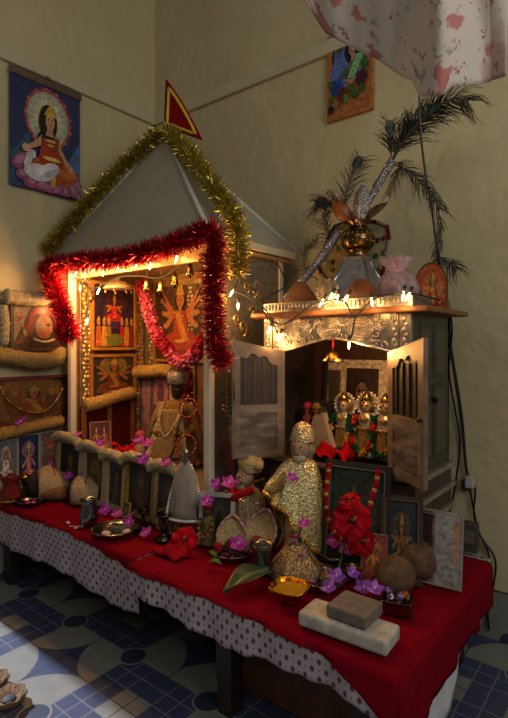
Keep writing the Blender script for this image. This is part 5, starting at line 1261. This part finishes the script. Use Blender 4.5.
# ------------------------------------------------------------------ inside the cabinet
FC = .752
b, w_, h_ = quad(322, 394, 338, 460, 'y', -.25)
framed('framed_portrait', 'white-mounted portrait of a man with glasses at the cabinet back', 'picture', (b.x, -.24, FC), (math.radians(-5), 0, 0), w_, .40, .012, '#3a2a20',
       [('r', 0, 0, 1, 1, '#c9bead'), ('r', .3, .27, .78, .9, '#33221f')] + [('e', .54, .4, .2, .16, '#241a1a'), ('p', [(.5, .45), (.58, .45), (.57, .56), (.51, .56)], '#7d5a4a'), ('e', .54, .68, .1, .1, '#1c1412'), ('e', .54, .62, .085, .12, '#7d5a4a'), ('e', .5, .64, .03, .02, '#20140f'), ('e', .58, .64, .03, .02, '#20140f'), ('e', .54, .55, .03, .008, '#5c322b'), ('p', [(.48, .46), (.54, .4), (.6, .46), (.54, .44)], '#8a8078')] + [('r', .46 + .03 * k, .945, .475 + .03 * k, .955 + .004 * (k % 3), '#5a4f46') for k in range(6)], .014)
MB_ = MB().box((1.495, -.23, FC + .17), (.05, .025, .34), hx('#4d4038'), .003); tag(MB_.build('wooden_post', 'wood'), 'dark wooden upright behind the left side of the cabinet opening', 'post')
framed('framed_print', 'dark framed print leaning at the left inside the cabinet', 'picture', (1.45, -.27, FC), (math.radians(-6), 0, .25), .13, .2, .016, '#2c1c12', folk('#33281c', '#5d4a2a', '#7a5030', '#6d2a1c', '#8a6a2c', '#8a6a2c', .5, .1, 1, 1, .8), .014)
def idol(u, v, s, lab, cols):
    p = at(u, v, 'y', -.36); r = thing('silver_idol', lab, 'idol', (p.x, -.36, FC + .002), 0)
    mb = MB(); mb.lathe([(.04 * s, 0), (.042 * s, .01 * s), (.03 * s, .02 * s), (.036 * s, .06 * s), (.026 * s, .1 * s), (.032 * s, .125 * s), (.028 * s, .135 * s), (.012 * s, .145 * s), (.01 * s, .152 * s)], hx('#aaa394'), 20, sy=.75)
    for sg in (-1, 1): mb.tube(bez([(sg * .03 * s, 0, .13 * s), (sg * .048 * s, -.01 * s, .1 * s), (sg * .03 * s, -.03 * s, .085 * s)], 6), .008 * s, hx('#aaa394'), 6)
    head(mb, (0, -.004 * s, .168 * s), .02 * s, hx('#c9b089')); mb.build('body', 'silverware', r)
    mb = MB(); mb.tube([(.036 * s * math.cos(2 * PI * k / 28), .01, .17 * s + .036 * s * math.sin(2 * PI * k / 28)) for k in range(29)], .004 * s, hx('#b3aca0'), 6)
    for k in range(20): g = 2 * PI * k / 20; mb.ell((.041 * s * math.cos(g), .01, .17 * s + .041 * s * math.sin(g)), .0055 * s, hx('#d5cec0'), 6, 5)
    mb.lathe([(.033 * s, -.001), (.033 * s, .001), (0, .0012)], hx('#8d7a50'), 20, X=TR((0, .012, .17 * s), (PI / 2, 0, 0))); mb.build('halo', 'silverware', r)
    MB().lathe([(.017 * s, .186 * s), (.019 * s, .193 * s), (.009 * s, .21 * s), (0, .218 * s)], hx('#c49a3c'), 14).build('crown', 'brass', r)
    pts = bez([(-.03 * s, -.02 * s, .135 * s), (-.04 * s, -.035 * s, .09 * s), (-.03 * s, -.04 * s, .045 * s), (0, -.045 * s, .015 * s), (.03 * s, -.04 * s, .05 * s), (.036 * s, -.035 * s, .09 * s), (.03 * s, -.02 * s, .135 * s)], 42)
    mb = MB()
    for i, q in enumerate(pts):
        c = hx(cols[(i // 5) % len(cols)])
        for k in range(5): mb.ell(q + rdir() * .006 * s, .0055 * s, c, 6, 4)
    mb.build('garland', 'cloth', r)
    mb = MB()
    for k in range(9): g = PI + PI * (k + .5) / 9; mb.ell((.031 * s * math.cos(g), .026 * s * math.sin(g), .095 * s), .005 * s, hx('#b8902f'), 6, 4)
    for k in range(12): g = PI + PI * (k + .5) / 12; mb.ell((.038 * s * math.cos(g), .03 * s * math.sin(g), .03 * s), .005 * s, hx('#b8902f'), 6, 4)
    mb.ell((0, -.024 * s, .128 * s), (.014 * s, .006 * s, .01 * s), hx('#c49a3c'), 8, 5); mb.prism([(-.02 * s, .012 * s), (.02 * s, .012 * s), (.012 * s, .09 * s), (-.012 * s, .09 * s)], -.036 * s, -.03 * s, hx('#8a6a2c'))
    mb.build('gold_ornament', 'zari', r)
    MB().ell((0, -.022 * s, .179 * s), (.004 * s, .003 * s, .006 * s), hx('#a01818'), 6, 4).ell((-.008 * s, -.0205 * s, .171 * s), (.004 * s, .002 * s, .003 * s), hx('#17100c'), 6, 4).ell((.008 * s, -.0205 * s, .171 * s), (.004 * s, .002 * s, .003 * s), hx('#17100c'), 6, 4).build('face_paint', 'matte', r)
idol(344, 450, 1.18, 'silver haloed idol with yellow and green garland, left of the three in the cabinet', ['#18402c', '#b8801f', '#c08a24', '#1c4a30'])
idol(367, 450, 1.22, 'silver haloed idol with red and green garland, middle of the three in the cabinet', ['#a8281c', '#18402c', '#a8281c', '#1c4a30', '#b8801f'])
idol(386, 450, 1.2, 'silver haloed idol with green and gold garland, right of the three in the cabinet', ['#18402c', '#1c4a30', '#b08028'])
# red cloth and folded white cloth in the cabinet
p = at(333, 458, 'y', -.46)
mb = MB(); mb.grid(lambda u, v: (p.x + (u - .5) * .15, -.51 + v * .1, FC + .004 + .075 * (.4 + .6 * v) * (.6 + .4 * math.sin(u * 8 + 1)) * math.sin(PI * min(1, .08 + u * .92)) ** .5 + .012 * math.sin(17 * u + 9 * v)), 22, 12, hx('#a80c16')); tag(mb.build('red_scarf', 'cloth', solid=.003), 'bright red crumpled cloth on the cabinet floor before the idols', 'cloth')
p = at(318, 455, 'y', -.42)
mb = MB(); mb.prism([(-.07, 0), (.075, 0), (.012, .165), (-.03, .15)], -.006, .006, hx('#96806a')); mb.prism([(.075, 0), (.09, .004), (.024, .17), (.012, .165)], -.009, .009, hx('#bba98e')); tag(mb.build('folded_cloth', 'cloth', None, (p.x, -.42, FC + .002), (math.radians(-8), 0, 0)), 'beige pointed folded cloth with lace edge left in the cabinet', 'cloth')
for k, (u, c, lab) in enumerate(((307, '#b02450', 'tiny doll with a pink head behind the folded cloth in the cabinet'), (316, '#8a6a24', 'tiny doll with a gold crown behind the folded cloth in the cabinet'))):
    p = at(u, 450, 'y', -.37); r = thing('doll', lab, 'doll', (p.x, -.37, FC + .002))
    mb = MB(); mb.lathe([(.03, 0), (.03, .06), (.02, .12), (.022, .14), (.009, .15), (.008, .158)], hx('#7a3a2c'), 14); head(mb, (0, 0, .17), .016, hx('#8a5040')); mb.build('body', 'cloth', r)
    MB().lathe([(.02, .175), (.022, .186), (.012, .2), (0, .203)], hx(c), 12).build('headdress', 'petal', r)
# hanging bell
p = at(331, 361, 'y', CYF + .0)
r = thing('hanging_bell', 'small brass bell on a red cord in the cabinet arch', 'bell', (p.x, CYF + .012, p.z))
MB().lathe([(.04, -.004), (.042, 0), (.032, .012), (.024, .03), (.012, .038), (.005, .042), (.005, .052), (0, .053)], hx('#8a6a38'), 24, fn=lambda g, t: 1 + (.06 * math.cos(8 * g) if t < .2 else 0)).build('bell', 'brass', r)
MB().tube([(0, 0, .05), (.001, 0, .075), (0, 0, 1.24 - p.z)], .004, hx('#9c1a1a'), 6).build('cord', 'cloth', r)

# ------------------------------------------------------------------ on top of the cabinet
ZT = 1.336
sx_, sy_ = 1.665, -.36
bz = ZT; pt = at(357, 258, 'y', sy_)
sx_ = at(358, 300, 'y', sy_).x
r = thing('silver_spire', 'four-sided silver spire standing on the cabinet top board', 'spire', (sx_, sy_, bz), .1)
mb = MB(); n4 = [(-1, -1), (1, -1), (1, 1), (-1, 1)]; hs = pt.z - bz
lv = [(.125, 0), (.12, .02), (.075, hs * .55), (.04, hs - .015), (.05, hs)]
vs = [(a * q, b_ * q, z) for q, z in lv for a, b_ in n4]; fs = []
for i in range(len(lv) - 1):
    for j in range(4): fs.append([i * 4 + j, i * 4 + (j + 1) % 4, (i + 1) * 4 + (j + 1) % 4, (i + 1) * 4 + j])
fs.append([16, 17, 18, 19]); fs.append([3, 2, 1, 0]); mb.add(vs, fs, hx('#b0aeac'), False); mb.build('spire', 'emboss', r)
for a, b_ in n4: MB().tube([(a * q, b_ * q, z) for q, z in lv[1:4]], .005, hx('#c0bebc'), 6).build('edge_strip', 'steel', r)
# copper pot
kz = bz + hs + .002; pt2 = at(355, 222, 'y', sy_)
kh = pt2.z - kz
r = thing('copper_pot', 'round copper ritual pot with engraved bands standing on the silver spire', 'pot', (sx_, sy_, kz))
pr = [(.038, 0), (.042, .006), (.03, .014), (.05, .028), (.064, .05), (.067, .07), (.062, .09), (.046, .108), (.034, .116), (.034, .124), (.055, .134), (.056, .138), (.05, .138), (.03, .125), (0, .12)]
k_ = kh / .138 ; pr = [(a * 1.02, z * k_) for a, z in pr]
MB().lathe(pr, hx('#755a36'), 36).build('vessel', 'brass', r)
mb = MB()
for row, rr in ((.055, .0665), (.085, .0655)):
    for k in range(22): g = 2 * PI * k / 22; mb.ell((rr * math.cos(g), rr * math.sin(g), row * k_), (.0035, .0035, .007), hx('#94703c'), 6, 5)
for zz, rr in ((.042, .0615), (.07, .0685), (.098, .057)): mb.tube([(rr * math.cos(2 * PI * k / 36), rr * math.sin(2 * PI * k / 36), zz * k_) for k in range(37)], .0014, hx('#5d4020'), 5)
mb.build('engraved_band', 'brass', r)
# silver foil coconut standing in the pot, and leaves
p2 = Vector((sx_, sy_, kz + kh + .002)); pq = at(366, 190, 'y', sy_)
mb = MB(); mb.ell((0, 0, .06), (.034, .034, .085), hx('#a39a94'), 18, 12, fn=lambda d: 1 + .06 * math.sin(11 * d.x + 7 * d.z) * math.sin(9 * d.y)); mb.lathe([(.02, .1), (.008, .128), (0, .14)], hx('#a39a94'), 10)
tag(mb.build('foil_coconut', 'glitter', None, (sx_ + .014, sy_ - .012, kz + kh - .004), (0, .12, 0)), 'silver foil wrapped cone standing in the mouth of the copper pot', 'offering')
def leaf3(p0, p1, wd, lab, c, nrm=Vector((0, -1, 0))):
    d = p1 - p0; sd = d.normalized().cross(nrm).normalized()
    mb = MB(); mb.grid(lambda a, b: p0 + d * b + sd * ((a - .5) * 2 * wd * math.sin(PI * min(1, .06 + .94 * b)) ** .8) + nrm * (.012 * math.sin(PI * b) - .02 * abs(a - .5)), 8, 14, hx(c)); tag(mb.build('mango_leaf', 'gloss', None, solid=.0015), lab, 'leaf')
mouth = Vector((sx_, sy_ - .01, kz + kh))
leaf3(mouth + Vector((-.02, 0, 0)), at(331, 201, 'y', sy_ - .03), .032, 'broad orange-brown dry leaf standing at the left of the copper pot', '#8a4a1c')
leaf3(mouth + Vector((.025, 0, 0)), at(387, 202, 'y', sy_ - .03), .018, 'narrow dark dry leaf standing at the right of the copper pot', '#4a3420')

# peacock feathers
def feather(lab, pts, rad0, eye, blen, seed, eyes=1, col=('#2b2a1a', '#1c1d14', '#3c3018'), wrap=None, start=.15, nb=66, back=.85):
    rs = random.Random(seed); r = thing('peacock_feather', lab, 'feather', (0, 0, 0))
    path = bez(pts, 40)
    mb = MB(); mb.tube(path, [rad0 * (1 - .8 * i / 40) + .0006 for i in range(41)], hx('#3a3226'), 5); mb.build('quill', 'quill', r)
    mb = MB()
    for k in range(nb):
        t = start + (1 - start) * k / nb; i = min(39, int(t * 40)); p = path[i].lerp(path[i + 1], t * 40 - i); tg = (path[i + 1] - path[i]).normalized()
        for sg in (-1, 1):
            sd = tg.cross(Vector((FW[0], FW[1], 0))).normalized() * sg; L_ = blen * (.5 + 1.35 * rs.random()) * (1.1 - .35 * t)
            d = (sd * .75 + tg * back + Vector((rs.uniform(-.25, .25), rs.uniform(-.35, .35), rs.uniform(-.25, .25)))).normalized()
            q = [p, p + d * L_ * .35, p + d * L_ * .7 + tg * L_ * .1 + rdir() * L_ * .05 - Vector((0, 0, .1 * L_)), p + d * L_ * .9 + tg * L_ * .22 + rdir() * L_ * .14 - Vector((0, 0, .34 * L_))]
            mb.tube(bez(q, 5), [.0016, .0016, .0015, .0013, .001, .0005], hx(rs.choice(col)), 3, cap=False)
    mb.build('barbs', 'quill', r)
    if eye:
        tg = (path[-1] - path[-4]).normalized(); c = path[-1] - tg * .02; nrm = Vector((-FW[0], -FW[1], 0)); sd = tg.cross(nrm).normalized()
        mb = MB()
        for j, (ra, rb, cc) in enumerate(((.02, .028, '#33290f'), (.014, .021, '#20361f'), (.009, .013, '#12384a'), (.006, .008, '#0c1020'))):
            n = 16; mb.add([c + nrm * (.001 + .0006 * j) + sd * ra * math.cos(2 * PI * k / n) + tg * rb * math.sin(2 * PI * k / n) for k in range(n)], [list(range(n))], hx(cc), False)
        mb.build('eye', 'quill', r, solid=.0006)
    return r
yf_ = sy_
A = lambda u, v, y=None: at(u, v, 'y', yf_ if y is None else y)
# foil wrapped bundle of stems
st = bez([A(362, 212), A(372, 196), A(382, 178), A(393, 160)], 16)
mb = MB(); mb.tube(st, [.012 + .006 * i / 16 for i in range(17)], hx('#8f8a8c'), 10)
for k in range(30): mb.ell(st[k % 17] + rdir() * .015, .006, hx('#a8a2a2'), 5, 4)
tag(mb.build('feather_bundle', 'glitter'), 'silver foil wrapped stem bundle of feathers rising from the copper pot', 'stem')
feather('long peacock feather arching to the far upper right tip', [A(393, 160), A(410, 132), A(432, 110), A(452, 99), A(468, 101)], .003, 0, .07, 1)
feather('peacock feather with dark eye at the upper right under the floral cloth', [A(392, 160), A(408, 136), A(424, 118), A(440, 105)], .003, 1, .075, 2)
feather('peacock feather with an eye standing at the left of the upper bunch', [A(391, 158), A(391, 148), A(390, 136), A(390, 122)], .0028, 1, .055, 3, nb=40)
feather('short peacock feather with an eye in the middle of the upper bunch', [A(392, 160), A(398, 146), A(405, 132), A(410, 122)], .0028, 1, .06, 4, nb=50)
feather('drooping peacock feather hanging to the right beside the black cable', [A(393, 164), A(410, 172), A(422, 184), A(432, 196), A(440, 210)], .0028, 0, .045, 5, nb=45, back=1.0)
feather('peacock feather leaning down from the upper bunch behind the copper pot', [A(392, 162), A(402, 165), A(396, 176), A(388, 196)], .0022, 0, .03, 6, nb=30)
feather('peacock feather with an eye at the left, standing above the dry leaf', [A(345, 214), A(346, 195), A(352, 175), A(360, 158)], .0026, 1, .06, 7, nb=40)
feather('peacock feather with blue eye bending to the far left above the pot', [A(345, 214), A(338, 205), A(328, 201), A(316, 203)], .0026, 1, .07, 8, nb=40, back=.9, col=('#1c2024', '#20242a', '#2a2a24'))
feather('thin peacock feather arching left below the dry leaf', [A(340, 250), A(330, 235), A(325, 220), A(326, 205)], .0024, 0, .05, 9, nb=40)
feather('thin curled peacock feather beside the pavilion roof', [A(318, 280), A(306, 270), A(305, 250), A(318, 240)], .0024, 0, .04, 10, nb=36)
feather('stray feather hanging on the wall beside the cable above the arched picture', [A(437, 208, -.2), A(441, 225, -.2), A(438, 245, -.2), A(436, 262, -.2)], .0024, 0, .03, 11, nb=30, back=1.2)
feather('dark feather spreading below the cable right of the arched picture', [A(437, 255, -.24), A(443, 260, -.24), A(450, 265, -.24), A(456, 271, -.24)], .0024, 0, .05, 12, nb=24, back=.9)
# foil wrapped rod leaning at the left
rod = [at(284, 300, 'y', -.47), at(300, 283, 'y', -.44), at(318, 262, 'y', -.41), at(340, 230, 'y', -.39)]
mb = MB(); rp = bez(rod, 20); mb.tube(rp, [.014 + .006 * math.sin(i * .9) * .3 + .006 * i / 20 for i in range(21)], hx('#7c7884'), 10)
tag(mb.build('foil_rod', 'glitter'), 'silver foil wrapped rod leaning from the cabinet corner to the copper pot', 'rod')
# bejewelled cloth behind the pot
mb = MB()
pl = [(322, 274), (318, 262), (328, 240), (336, 226), (350, 220), (378, 222), (388, 226), (390, 240), (386, 262), (380, 285), (372, 296), (340, 296)]
pw = [at(u, v, 'y', -.27) for u, v in pl]
def inside_poly(fn): pass
mb.prism([(q.x, q.z) for q in pw], -.275, -.265, hx('#8f8764'))
o = mb.build('jewelled_cloth', 'cloth'); tag(o, 'jewelled green-gold cloth with red piping standing behind the copper pot', 'cloth')
mb = MB(); mb.tube([Vector((q.x, -.277, q.z)) for q in pw + [pw[0]]], .008, [hx('#5d1c1c'), hx('#8d8270')], 6); mb.build('red_piping', 'cloth', o)
for k, (u, v, c) in enumerate(((332, 262, '#6a3040'), (338, 250, '#8a7a2c'), (332, 270, '#8a7a2c'), (378, 240, '#6a2450'), (384, 252, '#8a8030'), (380, 268, '#8a8030'), (384, 238, '#8d2a3a'), (376, 256, '#2c5a50'))):
    q = at(u, v, 'y', -.279); MB().ell(q, (.011, .005, .011), hx(c), 9, 6).build('jewel', 'glitter', o)
# pink organza bag
p = at(396, 300, 'y', -.42); r = thing('organza_bag', 'pink organza gift bag tied at the neck on the cabinet top', 'bag', (p.x, -.42, ZT + .002), .2); r.scale = (1.1, 1.1, 1.15)
rb = random.Random(21); pb_ = [(rb.uniform(3, 9), rb.uniform(0, 6), rb.uniform(4, 12)) for _ in range(5)]
MB().lathe([(.03, .0), (.062, .004), (.074, .02), (.072, .045), (.074, .07), (.062, .095), (.05, .11), (.026, .124), (.03, .132), (.042, .145), (.05, .16), (.046, .172)], hx('#bd97a4'), 56, sy=.7, fn=lambda g, t: 1 + sum(.06 * math.sin(round(a) * g + b + c * t) for a, b, c in pb_)).build('bag', 'gauze', r)
MB().box((0, 0, .06), (.07, .04, .09), hx('#a5824a'), .004).build('gold_box', 'glitter', r)
MB().tube([(.026 * math.cos(2 * PI * k / 14), .02 * math.sin(2 * PI * k / 14), .146) for k in range(15)], .005, hx('#c49aa6'), 6, TR((0, 0, -.022))).build('ribbon', 'gauze', r)
# arched orange picture
p0 = at(414, 300, 'y', -.36); p1 = at(447, 300, 'y', -.36); wq = p1.x - p0.x; zt = at(430, 262, 'y', -.36).z
r = thing('arched_picture', 'arch-topped orange picture of a garlanded figure at the right of the cabinet top', 'picture', ((p0.x + p1.x) / 2, -.36, ZT + .002), (math.radians(-6), 0, .1))
hh = zt - ZT; n = 18; arc = [(-wq / 2, 0), (wq / 2, 0)] + [(wq / 2 * math.cos(PI * k / n), hh * .45 + hh * .55 * math.sin(PI * k / n)) for k in range(n + 1)]
mb = MB(); mb.prism(arc, -.006, .006, hx('#5d2a12')); mb.build('board', 'wood', r)
mb = MB(); art(mb, wq, hh, [('e', .5, .45, .46, .5, '#a34a1c'), ('r', .04, .02, .96, .45, '#a34a1c'), ('e', .55, .4, .33, .38, '#b8622a')] + folk(None, None, '#c08050', '#b0381c', '#c8862c', '#d0a345', .58, .05, .9, 2, .7, '#8d2a1c') + [('e', .2 + .06 * k, .1 + .03 * (k % 3), .04, .05, ('#a31c24', '#c8862c', '#7d3420')[k % 3]) for k in range(11)], -.0065); mb.build('picture', 'print', r)

# ------------------------------------------------------------------ fairy lights
def lights(name, label, cord, bulbs, e):
    r = thing(name, label, 'string lights', (0, 0, 0))
    for c in cord: MB().tube(bez(c, 40), .0034, hx('#23261f'), 5).build('cord', 'matte', r)
    for bi, (p, d) in enumerate(bulbs):
        d = Vector(d).normalized(); s0 = p - d * .02
        sb = MB().tube([s0 - d * .022, s0], .0055, hx('#20241c'), 7).build('socket', 'matte', r)
        MB().tube([p - d * .02, p - d * .012, p, p + d * .008, p + d * .014], [.003, .0038, .0038, .0022, .0005], hx('#ffd9a0'), 8).build('bulb', 'bulb', sb)
        BULBS.append((p + d * .03 + Vector((.0, -.03, 0)), e[bi])) if e[bi] < 2 else BULBS.append((p + d * .03 + Vector((0, .05, 0)), e[bi]))
yL = SY0 - .035
bl = [(75, 275), (85, 272), (103, 274), (80, 289), (98, 292), (87, 322), (136, 266), (150, 267), (176, 260), (117, 268), (108, 268), (64, 305), (67, 318)]
bulbs = [(at(u, v, 'y', yL), (rv(.5), -.3, -1)) for u, v in bl]
lights('fairy_lights', 'string of warm fairy lights under the front eave of the pavilion', [[at(60, 264, 'y', yL), at(85, 266, 'y', yL), at(120, 263, 'y', yL), at(150, 260, 'y', yL), at(178, 252, 'y', yL), at(208, 240, 'y', yL)], [at(72, 272, 'y', yL), at(90, 284, 'y', yL), at(88, 305, 'y', yL), at(86, 318, 'y', yL)]], bulbs, [1.95, 1.4] + [1.5] * 9 + [.7, .4])
bl2 = [(231, 294, -.62), (238, 307, -.62), (269, 331, -.585), (278, 338, -.585), (321, 304, -.59), (330, 298, -.59), (337, 300, -.59), (345, 300, -.59), (349, 346, -.6), (372, 303, -.59), (403, 297, -.59), (407, 298, -.59), (239, 262, -.66)]
bulbs = [(at(u, v, 'y', y), (rv(.5), -.4, -1)) for u, v, y in bl2]
lights('fairy_lights', 'string of warm fairy lights draped over the silver cabinet front', [[at(238, 270, 'y', -.66), at(243, 288, 'y', -.64), at(262, 305, 'y', -.62), at(280, 325, 'y', -.6), at(310, 306, 'y', -.61), at(330, 300, 'y', -.605), at(345, 302, 'y', -.605), at(355, 318, 'y', -.6), at(372, 300, 'y', -.605), at(405, 293, 'y', -.6), at(440, 300, 'y', -.4)],
       [at(231, 290, 'y', -.63), at(250, 298, 'y', -.63), at(270, 320, 'y', -.6), at(278, 333, 'y', -.59)], [at(355, 318, 'y', -.6), at(352, 335, 'y', -.6), at(349, 342, 'y', -.6)], [at(277, 262, 'y', -.3), at(285, 285, 'y', -.4), at(262, 300, 'y', -.61)]], bulbs, [1.3, 1.3, .35, .35, .2, .2, .2, .2, 2.2, .25, .25, .25, .5])

# ------------------------------------------------------------------ scattered purple flowers
FL = [(22, 422, 'x', .105, 'purple orchid bloom resting on the gold brocade roll at the left wall', .03),
      (78, 435, 'y', -.81, 'purple orchid bloom on the leftmost small frame of the row', .024), (99, 444, 'y', -.81, 'purple orchid bloom on the oval gold print frame of the row', .024),
      (51, 465, 'z', .57, 'pale purple bloom on top of the left wrapped coconut', .02), (69, 477, 'z', .53, 'purple orchid bloom between the two wrapped coconuts', .026), (86, 476, 'z', .545, 'large purple orchid bloom on the right wrapped coconut', .032),
      (139, 441, 'y', -.68, 'purple orchid bloom in front of the doll in the pavilion, left of two', .03), (148, 444, 'y', -.68, 'purple orchid bloom in front of the statue tray, right of two', .032),
      (143, 459, 'y', -.81, 'purple orchid bloom on the widest small frame of the row', .03), (166, 464, 'y', -.81, 'purple orchid bloom on the frame behind the white dress', .03),
      (105, 510, 'z', .44, 'purple orchid bloom on the red cloth behind the wide steel plate, left one', .03), (117, 515, 'z', .44, 'purple orchid bloom behind the wide steel plate, right one', .028), (129, 523, 'z', .445, 'purple orchid bloom on the right rim of the wide steel plate', .03), (147, 533, 'z', .44, 'purple orchid bloom in front of the small dark lamp stand', .028),
      (216, 485, 'y', -.785, 'purple bloom on the top left of the grey framed photo', .026), (229, 484, 'y', -.775, 'large purple bloom on the top right of the grey framed photo', .034), (207, 502, 'z', .60, 'magenta bloom on the head of the dark garlanded idol', .028),
      (238, 545, 'z', .47, 'large lilac bloom lying on the dried berries', .036), (283, 519, 'z', .53, 'purple bloom on the paper cone beside the gold cloak', .024), (304, 524, 'y', -.80, 'purple bloom at the tip of the gold wrapped cone', .022), (292, 478, 'y', -.765, 'magenta bloom on the chest of the gold cloak', .02),
      (346, 548, 'z', .50, 'large lilac bloom below the upright hibiscus, the higher one', .034), (358, 538, 'z', .53, 'lilac bloom right beside the upright hibiscus', .03), (336, 577, 'z', .46, 'lilac bloom on the rim of the plate behind the slab', .03), (329, 588, 'z', .45, 'small purple bloom at the front of the plate behind the slab', .026),
      (364, 589, 'z', .437, 'lilac bloom behind the grey stone block, left of two', .032), (374, 590, 'z', .47, 'lilac bloom behind the grey stone block, right of two', .03), (334, 541, 'z', .52, 'pink bloom left of the upright hibiscus above the small steel bowl', .028), (352, 573, 'z', .47, 'pale lilac bloom in the small brass cup', .024)]
for i, (u, v, ax, val, lab, s) in enumerate(FL):
    p = at(u, v, ax, val)
    flower(p, lab, s, (('#8d2a8c', '#a844a8'), ('#9a2f8a', '#b04a9c'), ('#7d3f9c', '#9a5cb4'))[2 if i >= 21 and i not in (27,) else i % 2], (math.radians(35) + rv(.3), rv(.3), .6 + rv(.5)))
# ------------------------------------------------------------------ lights
w = bpy.data.worlds.new('world'); scene.world = w; w.use_nodes = True
wb = w.node_tree.nodes['Background']; wb.inputs[0].default_value = (.95, .92, .85, 1); wb.inputs[1].default_value = .06
def area(name, loc, rot, sx, sy, e, col):
    l = bpy.data.lights.new(name, 'AREA'); l.shape = 'RECTANGLE'; l.size = sx; l.size_y = sy; l.energy = e; l.color = col
    o = bpy.data.objects.new(name, l); COL.objects.link(o); o.location = loc; o.rotation_euler = rot; return o
sun = bpy.data.lights.new('doorway_sun', 'SUN'); sun.energy = 7.5; sun.angle = math.radians(3); sun.color = (.74, .84, 1)
so = bpy.data.objects.new('doorway_sun', sun); COL.objects.link(so); so.location = (-2, -1.7, 2); so.rotation_euler = Vector((1, -.02, -.62)).to_track_quat('-Z', 'Y').to_euler()
def aim(o, t): o.rotation_euler = (Vector(t) - o.location).to_track_quat('-Z', 'Y').to_euler()
aim(area('window_daylight', (4.2, -1.7, 2.4), (0, 0, 0), 1.3, 1.4, 28, (.98, .97, .92)), (0, -.4, 1.9))
aim(area('rear_fill_light', (3.0, -3.4, 2.9), (0, 0, 0), 1.3, 1.2, 13, (1, .95, .84)), (1.3, -.1, 2.2))  # soft fill lamp added behind the camera, aimed at the upper walls
def point(name, loc, e, col=(1, .5, .16), r=.012):
    l = bpy.data.lights.new(name, 'POINT'); l.energy = e; l.color = col; l.shadow_soft_size = r
    o = bpy.data.objects.new(name, l); COL.objects.link(o); o.location = loc; return o
for p in BULBS: point('fairy_light_glow', p[0], p[1] * 1.2)
vs = scene.view_settings
scene.display_settings.display_device = 'sRGB'
vs.view_transform = 'Standard'; vs.look = 'None'; vs.gamma = 1; vs.exposure = 0; vs.use_curve_mapping = False
